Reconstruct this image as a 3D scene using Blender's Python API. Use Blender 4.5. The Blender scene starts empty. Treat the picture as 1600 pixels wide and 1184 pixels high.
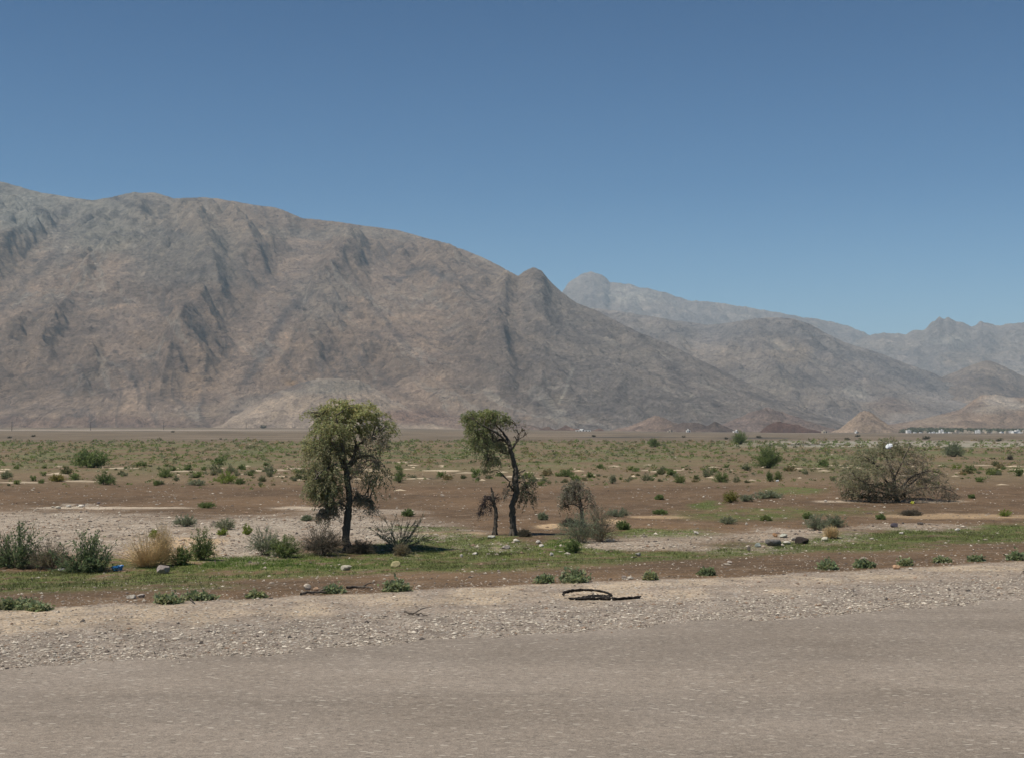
import bpy, math, random
import numpy as np

# ------------------------------------------------------------------ camera, sky, sun, exposure
scene = bpy.context.scene
col = scene.collection
H = 3.2                       # camera height over the road (window of a coach)
F = 2198.0                    # focal length in photo pixels (photo is 1600 wide)
TH = math.atan(80.0 / F)      # slight upward pitch
CT, ST = math.cos(TH), math.sin(TH)
cam = bpy.data.cameras.new('camera')
cam.sensor_width = 36.0
cam.lens = F / 1600.0 * 36.0
cam.clip_start = 0.1
cam.clip_end = 40000.0
camo = bpy.data.objects.new('camera', cam)
camo.location = (0, 0, H)
camo.rotation_euler = (math.pi / 2 + TH, 0, 0)
col.objects.link(camo)
scene.camera = camo

SUN_EL, SUN_AZ = 61.0, -116.0   # azimuth from +Y (view direction), clockwise; negative = left
az = math.radians(SUN_AZ)
el = math.radians(SUN_EL)
world = bpy.data.worlds.new('World')
scene.world = world
world.use_nodes = True
wn = world.node_tree
for n in list(wn.nodes):
    wn.nodes.remove(n)
sky = wn.nodes.new('ShaderNodeTexSky')
sky.sky_type = 'NISHITA'
sky.sun_disc = False
sky.sun_elevation = el
sky.sun_rotation = az
sky.altitude = 300
sky.air_density = 1.0
sky.dust_density = 0.4
sky.ozone_density = 2.0
tint = wn.nodes.new('ShaderNodeMix')
tint.data_type = 'RGBA'
tint.blend_type = 'MULTIPLY'
tint.inputs[0].default_value = 1.0
tint.inputs[7].default_value = (0.45, 0.68, 0.84, 1)
bg = wn.nodes.new('ShaderNodeBackground')
bg.inputs[1].default_value = 0.085
wo = wn.nodes.new('ShaderNodeOutputWorld')
wn.links.new(sky.outputs[0], tint.inputs[6])
# the sky deepens quickly above the hazy horizon, the same way all round
tcs = wn.nodes.new('ShaderNodeTexCoord'); sxyz = wn.nodes.new('ShaderNodeSeparateXYZ'); rmp = wn.nodes.new('ShaderNodeValToRGB')
wn.links.new(tcs.outputs['Generated'], sxyz.inputs[0]); wn.links.new(sxyz.outputs['Z'], rmp.inputs[0])
e_ = rmp.color_ramp.elements
e_[0].position = 0.0; e_[0].color = (.92, .95, .96, 1)
e_[1].position = .65; e_[1].color = (.07, .32, .48, 1)
for p_, c_ in ((.08, (.66, .80, .86, 1)), (.17, (.26, .54, .68, 1)), (.30, (.05, .37, .53, 1))):
    q_ = e_.new(p_); q_.color = c_
deep = wn.nodes.new('ShaderNodeMix'); deep.data_type = 'RGBA'; deep.blend_type = 'MULTIPLY'; deep.inputs[0].default_value = 1.0
wn.links.new(tint.outputs[2], deep.inputs[6]); wn.links.new(rmp.outputs[0], deep.inputs[7])
wn.links.new(deep.outputs[2], bg.inputs[0])
wn.links.new(bg.outputs[0], wo.inputs[0])

sl = bpy.data.lights.new('sun', 'SUN')
sl.energy = 3.7
sl.angle = math.radians(0.53)
sl.color = (1.0, 0.94, 0.84)
so = bpy.data.objects.new('sun', sl)
from mathutils import Vector
sd = Vector((math.sin(az) * math.cos(el), math.cos(az) * math.cos(el), math.sin(el)))
so.rotation_euler = sd.to_track_quat('Z', 'Y').to_euler()
col.objects.link(so)

vs = scene.view_settings
vs.view_transform = 'Standard'
vs.look = 'None'
vs.gamma = 1.0
vs.exposure = 0.5
vs.use_curve_mapping = False
try:
    scene.cycles.volume_bounces = 1
    scene.cycles.max_bounces = 6
    scene.cycles.transparent_max_bounces = 6
    scene.cycles.diffuse_bounces = 3
except Exception:
    pass

# ------------------------------------------------------------------ numeric helpers
def lin(r, g, b):
    f = lambda c: (c / 255.0 / 12.92) if c <= 10 else ((c / 255.0 + 0.055) / 1.055) ** 2.4
    return (f(r), f(g), f(b))

def smooth(a, b, x):
    t = np.clip((np.asarray(x, float) - a) / (b - a), 0, 1)
    return t * t * (3 - 2 * t)

def hsh(ix, iy, seed=0):
    h = (ix.astype(np.int64) * 374761393 + iy.astype(np.int64) * 668265263 + seed * 1274126177) & 0xffffffff
    h = ((h ^ (h >> 13)) * 1274126177) & 0xffffffff
    h = (h ^ (h >> 16)) & 0xffffffff
    return h / 4294967296.0

def noise(x, y, seed=0):
    """gradient noise, about -1..1"""
    x = np.asarray(x, float); y = np.asarray(y, float)
    ix = np.floor(x); iy = np.floor(y)
    fx = x - ix; fy = y - iy
    ux = fx * fx * fx * (fx * (fx * 6 - 15) + 10)
    uy = fy * fy * fy * (fy * (fy * 6 - 15) + 10)
    def g(dx, dy):
        a = hsh(ix + dx, iy + dy, seed) * 2 * np.pi
        return np.cos(a) * (fx - dx) + np.sin(a) * (fy - dy)
    n0 = g(0, 0) * (1 - ux) + g(1, 0) * ux
    n1 = g(0, 1) * (1 - ux) + g(1, 1) * ux
    return (n0 * (1 - uy) + n1 * uy) * 1.5

def fbm(x, y, octv=4, seed=0, ridged=False):
    s = 0; a = 0.5; t = 0
    for i in range(octv):
        n = noise(x, y, seed + i * 17)
        if ridged:
            n = 1 - 2 * np.abs(n)
        s = s + a * n; t += a
        a *= 0.5; x = x * 2.03 + 3.1; y = y * 2.03 - 1.7
    return s / t

def project(X, Y, Z):
    d = Y * CT + (Z - H) * ST
    d = np.where(d < 0.5, 0.5, d)
    return 800 + F * X / d, 592 - F * (-Y * ST + (Z - H) * CT) / d

def P(px, py, D):
    """world point seen at photo pixel px,py at distance Y = D"""
    t = (592 - py) / F
    ry = CT - t * ST
    k = D / ry
    return np.array([(px - 800) / F * k, D, H + k * (ST + t * CT)])

# ------------------------------------------------------------------ ground height
def flat(px, py, z):
    t = (592 - py) / F
    k = (z - H) / (ST + t * CT)
    return np.array([(px - 800) / F * k, k * (CT - t * ST)])

_a = flat(0, 1048, 0.0); _b = flat(1600, 938, 0.0)
RD = (_b - _a) / np.linalg.norm(_b - _a)          # road direction
RN = np.array([-RD[1], RD[0]])                     # away from the camera
RP = _a
def sdist(X, Y):
    return (X - RP[0]) * RN[0] + (Y - RP[1]) * RN[1]

MOUNDS = [(775, 862, 1.6, 0.9, .20), (800, 846, 1.3, .8, .16), (1230, 843, 2.6, 1.0, .16), (1060, 852, 3.0, 1.2, .14),
          (560, 858, 2.2, 1.0, .10), (250, 865, 1.6, 1.3, .18), (1430, 822, 2.5, 1.0, .14), (620, 855, 1.6, .9, .10),
          (1390, 780, 4.5, 1.6, .18), (1200, 776, 5, 1.5, .25), (60, 880, 2, 1, .10)]
MW = [(flat(a, b, -.8), c, d, e) for a, b, c, d, e in MOUNDS]

def gh(X, Y):
    X = np.asarray(X, float); Y = np.asarray(Y, float)
    s = sdist(X, Y)
    z = -0.8 * smooth(5.0, 21.0, s)
    z = z - 0.022 * (1 - smooth(-0.3, 0.5, s)) + 0.02 * smooth(0, .6, s) * (1 - smooth(5, 6, s)) * noise(X * 1.7, Y * 1.7, 3)
    off = smooth(6, 16, s)
    z = z + off * (0.07 * noise(X / 7, Y / 7, 5) + 0.035 * noise(X / 1.9, Y / 1.9, 8))
    z = z + smooth(60, 160, Y) * .16 * noise(X / 22, Y / 16, 9)
    for c, a, b, e in MW:
        q = ((X - c[0]) / a) ** 2 + ((Y - c[1]) / b) ** 2
        z = z + e * np.exp(-q)
    u = 800 + F * X / np.maximum(Y, 50)
    k = np.interp(u, [600, 1000, 1400], [.0050, .0020, .0004])
    r = np.clip(Y, 500, 2300) - 500
    z = z + k * r * smooth(500, 900, Y)
    return z

def G(px, py, it=8):
    """ground point seen at photo pixel"""
    px = np.asarray(px, float); py = np.asarray(py, float)
    z = np.full(np.broadcast(px, py).shape, -0.5)
    t = (592 - py) / F
    den = np.minimum(ST + t * CT, -1e-4)
    for _ in range(it):
        k = np.clip((z - H) / den, 1, 4000)
        X = (px - 800) / F * k; Y = k * (CT - t * ST)
        z = z * .4 + .6 * gh(X, Y)
    return X, Y, gh(X, Y)

def g1(px, py):
    X, Y, Z = G(np.array([px]), np.array([py]))
    return np.array([X[0], Y[0], Z[0]])

# ------------------------------------------------------------------ mesh helpers
class Geo:
    def __init__(s):
        s.v = []; s.f = {3: [], 4: []}; s.c = []; s.n = 0; s.m = {3: [], 4: []}
    def add(s, v, f, c=None, m=0):
        v = np.asarray(v, float); f = np.asarray(f, np.int64)
        if len(v) == 0 or len(f) == 0:
            return
        s.v.append(v); k = f.shape[1]
        s.f[k].append(f + s.n); s.m[k].append(np.full(len(f), m, np.int32))
        if c is None:
            c = np.ones((len(v), 3)) * .5
        c = np.asarray(c, float)
        if c.ndim == 1:
            c = np.tile(c, (len(v), 1))
        s.c.append(c); s.n += len(v)
    def join(s, o, T=None):
        pass
    def mesh(s, name, mats, shade=False):
        me = bpy.data.meshes.new(name)
        V = np.concatenate(s.v); C = np.concatenate(s.c)
        loops = []; sizes = []; mi = []
        for k in (3, 4):
            if s.f[k]:
                a = np.concatenate(s.f[k]); loops.append(a.ravel()); sizes.append(np.full(len(a), k)); mi.append(np.concatenate(s.m[k]))
        loops = np.concatenate(loops).astype(np.int32); sizes = np.concatenate(sizes).astype(np.int32); mi = np.concatenate(mi)
        me.vertices.add(len(V)); me.vertices.foreach_set('co', V.astype(np.float32).ravel())
        me.loops.add(len(loops)); me.loops.foreach_set('vertex_index', loops)
        me.polygons.add(len(sizes))
        st = np.concatenate([[0], np.cumsum(sizes)[:-1]]).astype(np.int32)
        me.polygons.foreach_set('loop_start', st)
        me.polygons.foreach_set('material_index', mi.astype(np.int32))
        me.polygons.foreach_set('use_smooth', np.full(len(sizes), bool(shade)))
        at = me.color_attributes.new('Col', 'FLOAT_COLOR', 'POINT')
        at.data.foreach_set('color', np.concatenate([C, np.ones((len(C), 1))], 1).astype(np.float32).ravel())
        for m in (mats if isinstance(mats, (list, tuple)) else [mats]):
            me.materials.append(m)
        me.update(calc_edges=True)
        return me

def link(name, me, parent=None, loc=None, **kw):
    o = bpy.data.objects.new(name, me)
    col.objects.link(o)
    if parent is not None:
        o.parent = parent
    if loc is not None:
        o.location = loc
    for k, v in kw.items():
        o[k] = v
    return o

def empty(name, loc, label, cat, group=None):
    o = bpy.data.objects.new(name, None)
    o.empty_display_size = .2
    o.location = loc
    col.objects.link(o)
    o['label'] = label; o['category'] = cat
    if group:
        o['group'] = group
    return o

def grid_faces(nr, nc):
    i = np.arange(nr - 1)[:, None] * nc + np.arange(nc - 1)[None, :]
    i = i.ravel()
    return np.stack([i, i + 1, i + nc + 1, i + nc], 1)

def catmull(pts, n):
    pts = np.asarray(pts, float)
    p = np.vstack([2 * pts[0] - pts[1], pts, 2 * pts[-1] - pts[-2]])
    out = []
    for i in range(1, len(p) - 2):
        t = np.linspace(0, 1, n, endpoint=False)[:, None]
        a, b, c, d = p[i - 1], p[i], p[i + 1], p[i + 2]
        out.append(.5 * ((2 * b) + (-a + c) * t + (2 * a - 5 * b + 4 * c - d) * t ** 2 + (-a + 3 * b - 3 * c + d) * t ** 3))
    out.append(pts[-1:])
    return np.vstack(out)

def tube(geo, pts, rad, sides=8, jit=0.0, rng=None, c=None, m=0):
    pts = np.asarray(pts, float); rad = np.asarray(rad, float)
    n = len(pts)
    tan = np.gradient(pts, axis=0)
    tan /= np.linalg.norm(tan, axis=1)[:, None] + 1e-9
    ref = np.array([0.31, .95, .05])
    a = np.cross(tan, ref); a /= np.linalg.norm(a, axis=1)[:, None] + 1e-9
    b = np.cross(tan, a)
    ang = np.linspace(0, 2 * np.pi, sides, endpoint=False)
    r = rad[:, None] * np.ones((1, sides))
    if jit and rng is not None:
        r = r * (1 + jit * rng.uniform(-1, 1, (n, sides)))
    v = pts[:, None, :] + r[:, :, None] * (np.cos(ang)[None, :, None] * a[:, None, :] + np.sin(ang)[None, :, None] * b[:, None, :])
    v = v.reshape(-1, 3)
    i = np.arange(n - 1)[:, None] * sides + np.arange(sides)[None, :]
    j = np.arange(n - 1)[:, None] * sides + (np.arange(sides)[None, :] + 1) % sides
    f = np.stack([i.ravel(), j.ravel(), j.ravel() + sides, i.ravel() + sides], 1)
    vv = np.vstack([v, pts[-1:] + tan[-1:] * rad[-1] * .5])
    geo.add(vv, f, c, m)
    k = len(v); e = (n - 1) * sides
    cap = np.array([[e + q, e + (q + 1) % sides, k] for q in range(sides)]) - 0
    # caps share vertices: add with same base
    geo.f[3].append(cap + geo.n - len(vv)); geo.m[3].append(np.full(len(cap), m, np.int32))

def leaves(geo, c, d, L, W, rng, colr, m=0):
    """rhombic leaf faces; c centres, d directions, colr (n,3)"""
    n = len(c)
    if n == 0:
        return
    d = d / (np.linalg.norm(d, axis=1)[:, None] + 1e-9)
    r = rng.normal(size=(n, 3))
    s = np.cross(d, r); s /= np.linalg.norm(s, axis=1)[:, None] + 1e-9
    L = np.broadcast_to(L, (n,))[:, None]; W = np.broadcast_to(W, (n,))[:, None]
    v = np.stack([c - d * L * .5, c + s * W * .5, c + d * L * .5, c - s * W * .5], 1).reshape(-1, 3)
    f = np.arange(n * 4).reshape(n, 4)
    geo.add(v, f, np.repeat(colr, 4, 0), m)

def thin(geo, P0, r0, r1, c, m=0):
    """many 3-sided twigs at once: P0 (n,k,3)"""
    n, k, _ = P0.shape
    if n == 0:
        return
    tan = P0[:, -1] - P0[:, 0]
    tan /= np.linalg.norm(tan, axis=1)[:, None] + 1e-9
    a = np.cross(tan, np.array([.2, .3, .93])); a /= np.linalg.norm(a, axis=1)[:, None] + 1e-9
    b = np.cross(tan, a)
    ang = np.array([0, 2.094, 4.189])
    rr = np.linspace(0, 1, k)[None, :, None, None] * (np.broadcast_to(r1, (n,)) - np.broadcast_to(r0, (n,)))[:, None, None, None] + np.broadcast_to(r0, (n,))[:, None, None, None]
    v = P0[:, :, None, :] + rr * (np.cos(ang)[None, None, :, None] * a[:, None, None, :] + np.sin(ang)[None, None, :, None] * b[:, None, None, :])
    v = v.reshape(-1, 3)
    base = (np.arange(n) * k * 3)[:, None, None]
    i = np.arange(k - 1)[None, :, None] * 3
    q = np.arange(3)[None, None, :]
    A = base + i + q; B = base + i + (q + 1) % 3
    f = np.stack([A.ravel(), B.ravel(), B.ravel() + 3, A.ravel() + 3], 1)
    geo.add(v, f, c, m)

# ------------------------------------------------------------------ materials
def newmat(name):
    m = bpy.data.materials.new(name); m.use_nodes = True
    nt = m.node_tree
    b = nt.nodes['Principled BSDF']
    b.inputs['Roughness'].default_value = .9
    b.inputs['Specular IOR Level'].default_value = .2
    return m, nt, b

def N(nt, t, **kw):
    n = nt.nodes.new(t)
    for k, v in kw.items():
        setattr(n, k, v)
    return n

def noise_node(nt, vec, scale, detail=4, rough=.6, dist=0.0):
    n = N(nt, 'ShaderNodeTexNoise')
    n.inputs['Scale'].default_value = scale
    n.inputs['Detail'].default_value = detail
    n.inputs['Roughness'].default_value = rough
    n.inputs['Distortion'].default_value = dist
    nt.links.new(vec, n.inputs['Vector'])
    return n.outputs['Fac']

def ramp(nt, fac, stops):
    r = N(nt, 'ShaderNodeValToRGB')
    el_ = r.color_ramp.elements
    while len(el_) > 1:
        el_.remove(el_[-1])
    el_[0].position = stops[0][0]; el_[0].color = (*stops[0][1], 1)
    for p, c in stops[1:]:
        e = el_.new(p); e.color = (*c, 1)
    nt.links.new(fac, r.inputs[0])
    return r.outputs[0]

def mixc(nt, a, b, fac, mode='MIX'):
    n = N(nt, 'ShaderNodeMix', data_type='RGBA', blend_type=mode)
    for s, v in ((0, fac), (6, a), (7, b)):
        if isinstance(v, (int, float)):
            n.inputs[s].default_value = v
        elif isinstance(v, tuple):
            n.inputs[s].default_value = (*v, 1)
        else:
            nt.links.new(v, n.inputs[s])
    return n.outputs[2]

def math_n(nt, op, a, b=0.0):
    n = N(nt, 'ShaderNodeMath', operation=op)
    for s, v in ((0, a), (1, b)):
        if isinstance(v, (int, float)):
            n.inputs[s].default_value = v
        else:
            nt.links.new(v, n.inputs[s])
    return n.outputs[0]

def gray(v):
    return (v, v, v)

def col_attr(nt, name='Col'):
    a = N(nt, 'ShaderNodeAttribute'); a.attribute_name = name
    return a

def bump(nt, b, h, strength, dist):
    n = N(nt, 'ShaderNodeBump'); n.inputs['Strength'].default_value = strength; n.inputs['Distance'].default_value = dist
    nt.links.new(h, n.inputs['Height']); nt.links.new(n.outputs[0], b.inputs['Normal'])

def mapping(nt, vec, scale=(1, 1, 1), rot=(0, 0, 0)):
    n = N(nt, 'ShaderNodeMapping'); n.inputs['Scale'].default_value = scale; n.inputs['Rotation'].default_value = rot
    nt.links.new(vec, n.inputs['Vector'])
    return n.outputs[0]

def mat_vertex(name, rough=.9, var=.25, scale=20):
    m, nt, b = newmat(name)
    tc = N(nt, 'ShaderNodeTexCoord').outputs['Object']
    n = noise_node(nt, tc, scale)
    c = mixc(nt, col_attr(nt).outputs['Color'], ramp(nt, n, [(.3, gray(1 - var)), (.7, gray(1 + var))]), 1.0, 'MULTIPLY')
    nt.links.new(c, b.inputs['Base Color'])
    b.inputs['Roughness'].default_value = rough
    return m

def mat_leaf(name):
    m, nt, b = newmat(name)
    oi = N(nt, 'ShaderNodeObjectInfo').outputs['Random']
    c = mixc(nt, col_attr(nt).outputs['Color'], ramp(nt, oi, [(0, (.82, .85, .8)), (.5, (1, 1, 1)), (1, (1.2, 1.1, 1.05))]), 1.0, 'MULTIPLY')
    nt.links.new(c, b.inputs['Base Color'])
    b.inputs['Roughness'].default_value = .65
    tr = N(nt, 'ShaderNodeBsdfTranslucent')
    nt.links.new(c, tr.inputs['Color'])
    mx = N(nt, 'ShaderNodeMixShader'); mx.inputs[0].default_value = .48
    out = nt.nodes['Material Output']
    nt.links.new(b.outputs[0], mx.inputs[1]); nt.links.new(tr.outputs[0], mx.inputs[2]); nt.links.new(mx.outputs[0], out.inputs[0])
    return m

def mat_bark(name, c0, c1):
    m, nt, b = newmat(name)
    tc = N(nt, 'ShaderNodeTexCoord').outputs['Object']
    v = mapping(nt, tc, (1, 1, .25))
    n = noise_node(nt, v, 28, 5, .7)
    nt.links.new(ramp(nt, n, [(.3, c0), (.7, c1)]), b.inputs['Base Color'])
    bump(nt, b, n, .9, .03)
    return m

LEAF = mat_leaf('leaf')
BARK = mat_bark('bark', (.05, .040, .032), (.15, .125, .10))
TWIG = mat_vertex('twig', .9, .3, 30)
STONE = mat_vertex('stone', .85, .3, 14)

# mountain material
def mat_mountain(name, sc=1.0):
    m, nt, b = newmat(name)
    tc = N(nt, 'ShaderNodeTexCoord').outputs['Object']
    n1 = noise_node(nt, mapping(nt, tc, (1, .45, 1.4), (0.2, .55, .3)), .010 * sc, 10, .70, 1.2)
    n2 = noise_node(nt, mapping(nt, tc, (1, .5, 2.0), (.35, -.7, .2)), .022 * sc, 8, .78, 1.6)
    n3 = noise_node(nt, mapping(nt, tc, (1, .5, 1)), .13 * sc, 5, .75)
    c = col_attr(nt).outputs['Color']
    c = mixc(nt, c, ramp(nt, n1, [(.38, (.76, .76, .79)), (.5, (1, 1, 1)), (.62, (1.20, 1.17, 1.12))]), 1.0, 'MULTIPLY')
    c = mixc(nt, c, ramp(nt, n2, [(.39, (.60, .59, .61)), (.435, (.98, .98, .98)), (.57, (1.03, 1.02, 1.0)), (.62, (1.34, 1.31, 1.26))]), 1.0, 'MULTIPLY')
    c = mixc(nt, c, ramp(nt, n3, [(.38, gray(.74)), (.46, gray(.98)), (.54, gray(1.02)), (.62, gray(1.24))]), 1.0, 'MULTIPLY')
    nt.links.new(c, b.inputs['Base Color'])
    b.inputs['Roughness'].default_value = 1.0
    b.inputs['Specular IOR Level'].default_value = 0.0
    hh = math_n(nt, 'ADD', math_n(nt, 'MULTIPLY', n2, 1.0), math_n(nt, 'MULTIPLY', n3, .45))
    bump(nt, b, hh, 1.0, 22.0 / sc)
    return m

# ground material
def mat_ground():
    m, nt, b = newmat('desert ground')
    tc = N(nt, 'ShaderNodeTexCoord').outputs['Object']
    c = col_attr(nt).outputs['Color']
    peb = col_attr(nt, 'peb').outputs['Fac']
    n1 = noise_node(nt, tc, 1.3, 8, .7)
    n2 = noise_node(nt, tc, 14, 4, .7)
    n0 = noise_node(nt, tc, .05, 6, .65)
    c = mixc(nt, c, ramp(nt, n1, [(.37, gray(.74)), (.5, gray(1)), (.63, gray(1.25))]), 1.0, 'MULTIPLY')
    c = mixc(nt, c, ramp(nt, n2, [(.36, gray(.66)), (.5, gray(1)), (.64, gray(1.36))]), 1.0, 'MULTIPLY')
    c = mixc(nt, c, ramp(nt, n0, [(.35, gray(.86)), (.65, gray(1.14))]), 1.0, 'MULTIPLY')
    vo = N(nt, 'ShaderNodeTexVoronoi'); vo.inputs['Scale'].default_value = 11
    nt.links.new(tc, vo.inputs['Vector'])
    sep = N(nt, 'ShaderNodeSeparateColor'); nt.links.new(vo.outputs['Color'], sep.inputs[0])
    pick = math_n(nt, 'GREATER_THAN', sep.outputs[0], .45)
    core = math_n(nt, 'LESS_THAN', vo.outputs['Distance'], .36)
    f = math_n(nt, 'MULTIPLY', math_n(nt, 'MULTIPLY', pick, core), peb)
    pc = ramp(nt, sep.outputs[1], [(0, (.13, .115, .10)), (.5, (.32, .29, .25)), (1, (.52, .48, .42))])
    c = mixc(nt, c, pc, f)
    nt.links.new(c, b.inputs['Base Color'])
    b.inputs['Roughness'].default_value = .95
    hh = math_n(nt, 'ADD', n2, math_n(nt, 'MULTIPLY', f, 1.0))
    bump(nt, b, hh, .6, .03)
    return m

def mat_road():
    m, nt, b = newmat('worn asphalt')
    tc = N(nt, 'ShaderNodeTexCoord').outputs['Object']
    n1 = noise_node(nt, tc, .35, 6, .6)
    ang = math.atan2(RD[1], RD[0])
    n2 = noise_node(nt, mapping(nt, tc, (.4, 1, 1), (0, 0, -ang)), 1.6, 6, .7)
    n3 = noise_node(nt, tc, 60, 3, .7)
    n5 = noise_node(nt, mapping(nt, tc, (.10, 1, 1), (0, 0, -ang)), .45, 3, .5, .4)
    n4 = noise_node(nt, tc, 9, 4, .75)
    c = ramp(nt, n1, [(.3, (.205, .168, .132)), (.7, (.245, .205, .166))])
    c = mixc(nt, c, ramp(nt, n2, [(.36, gray(.93)), (.64, gray(1.07))]), 1.0, 'MULTIPLY')
    c = mixc(nt, c, ramp(nt, n5, [(.40, gray(.91)), (.60, gray(1.07))]), 1.0, 'MULTIPLY')
    c = mixc(nt, c, ramp(nt, n3, [(.36, gray(.70)), (.64, gray(1.3))]), 1.0, 'MULTIPLY')
    c = mixc(nt, c, ramp(nt, n4, [(.36, gray(.84)), (.5, gray(1)), (.64, gray(1.18))]), 1.0, 'MULTIPLY')
    for sc_, th, cc in ((16, .84, (.46, .41, .34)), (27, .72, (.36, .32, .26)), (23, .86, (.07, .06, .05))):
        vo = N(nt, 'ShaderNodeTexVoronoi'); vo.inputs['Scale'].default_value = sc_
        nt.links.new(mapping(nt, tc, (.45, 1, 1), (0, 0, -ang)), vo.inputs['Vector'])
        sep = N(nt, 'ShaderNodeSeparateColor'); nt.links.new(vo.outputs['Color'], sep.inputs[0])
        f = math_n(nt, 'MULTIPLY', math_n(nt, 'GREATER_THAN', sep.outputs[0], th), math_n(nt, 'LESS_THAN', vo.outputs['Distance'], .3))
        c = mixc(nt, c, cc, math_n(nt, 'MULTIPLY', f, .7))
    nt.links.new(c, b.inputs['Base Color'])
    b.inputs['Roughness'].default_value = .85
    bump(nt, b, n3, .5, .008)
    return m

# ------------------------------------------------------------------ the ground sheet
def blob(px, py, cx, cy, rx, ry, soft=.5):
    q = np.sqrt(((px - cx) / rx) ** 2 + ((py - cy) / ry) ** 2)
    return 1 - smooth(1 - soft, 1 + soft, q)

def lerp(a, b, t):
    return a + (b - a) * t[..., None]

VERGE = ([0, 400, 640, 840, 1100, 1300, 1600], [951, 935, 922, 912, 903, 893, 876])
ASPH = ([0, 300, 640, 1000, 1300, 1600], [1055, 1032, 1012, 985, 964, 940])
GR_LO = ([-400, 0, 400, 640, 800, 960, 1200, 1400, 1600, 2000], [940, 926, 904, 893, 889, 880, 866, 850, 834, 800])
GR_HI = ([-400, 0, 200, 300, 500, 640, 700, 790, 860, 1000, 1200, 1300, 1450, 1600, 2000], [905, 893, 890, 872, 862, 842, 832, 834, 848, 866, 853, 838, 829, 818, 785])

def grass_mask(px, py, X, Y):
    n = fbm(X / 1.5, Y / 1.5, 4, 31)
    n2 = fbm(X / .35, Y / .6, 3, 33)
    lo = np.interp(px, *GR_LO); hi = np.interp(px, *GR_HI)
    band = smooth(hi - 3, hi + 3, py + n * 8) * (1 - smooth(lo - 3, lo + 4, py + n * 8))
    m = band * .45
    for cx, cy, rx, ry, w in [(370, 880, 190, 9, .75), (60, 912, 110, 11, .6), (250, 916, 120, 6, .3), (700, 884, 160, 8, .6), (700, 845, 80, 10, .6), (722, 838, 40, 5, .5),
                              (878, 855, 30, 14, .75), (1300, 853, 140, 8, .55), (1480, 838, 160, 9, .8), (1600, 828, 90, 9, .6), (1000, 868, 130, 6, .45), (520, 878, 60, 8, .4),
                              (1030, 832, 80, 6, .5), (1105, 790, 25, 6, .6), (1160, 806, 90, 7, .35), (1240, 766, 45, 5, .5), (650, 826, 60, 4, .5), (1230, 800, 140, 6, .3), (960, 835, 60, 5, .35), (640, 862, 70, 8, .45)]:
        m = np.maximum(m, w * blob(px, py + n * 5, cx, cy, rx, ry, .6))
    return np.clip(m * (.95 + 1.7 * n + 1.4 * n2), 0, 1)

def gravel_mask(px, py, X, Y):
    n = fbm(X / 2.0, Y / 2.0, 4, 41)
    m = np.zeros_like(px)
    for cx, cy, rx, ry, w in [(60, 822, 260, 22, .9), (180, 845, 230, 22, .8), (380, 848, 80, 28, 1.0), (480, 822, 200, 16, .95), (620, 838, 100, 10, .9), (560, 800, 100, 5, .6),
                              (1000, 852, 110, 9, .8), (770, 856, 60, 10, .5), (1240, 838, 110, 12, .7), (1420, 824, 110, 6, .6), (110, 792, 60, 3, .7), (680, 833, 80, 5, .6), (1130, 858, 120, 6, .5), (1060, 840, 90, 8, .5)]:
        m = np.maximum(m, w * blob(px, py + n * 9, cx, cy, rx, ry, .45))
    return np.clip(m * (1 + .7 * n), 0, 1)

SANDS = [(270, 862, 70, 18, .95), (300, 846, 55, 7, .8), (862, 822, 26, 4, .9), (955, 815, 20, 4, .8), (1030, 807, 50, 2.5, .6), (700, 833, 60, 3, .5), (1500, 806, 130, 4, .55),
         (1450, 783, 60, 2, .5), (180, 793, 120, 1.8, .6), (480, 793, 60, 2.2, .5), (1310, 783, 40, 1.5, .5)]
rs = np.random.RandomState(4)
BANKS = []
for _ in range(95):
    BANKS.append((rs.uniform(-50, 1650), 726 + abs(rs.normal()) * 15, rs.uniform(3, 20) * (1 if rs.uniform() < .8 else 2), rs.uniform(.3, .6), .9))
BANKS += [(35, 753.5, 45, 1.1, 1), (125, 751.5, 50, 1.1, 1), (190, 731, 30, 1.2, 1), (290, 736, 25, 1, 1), (460, 731.5, 22, 1.1, 1), (625, 722, 25, 1.2, .9), (690, 735, 45, 1, .9)]

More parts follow.
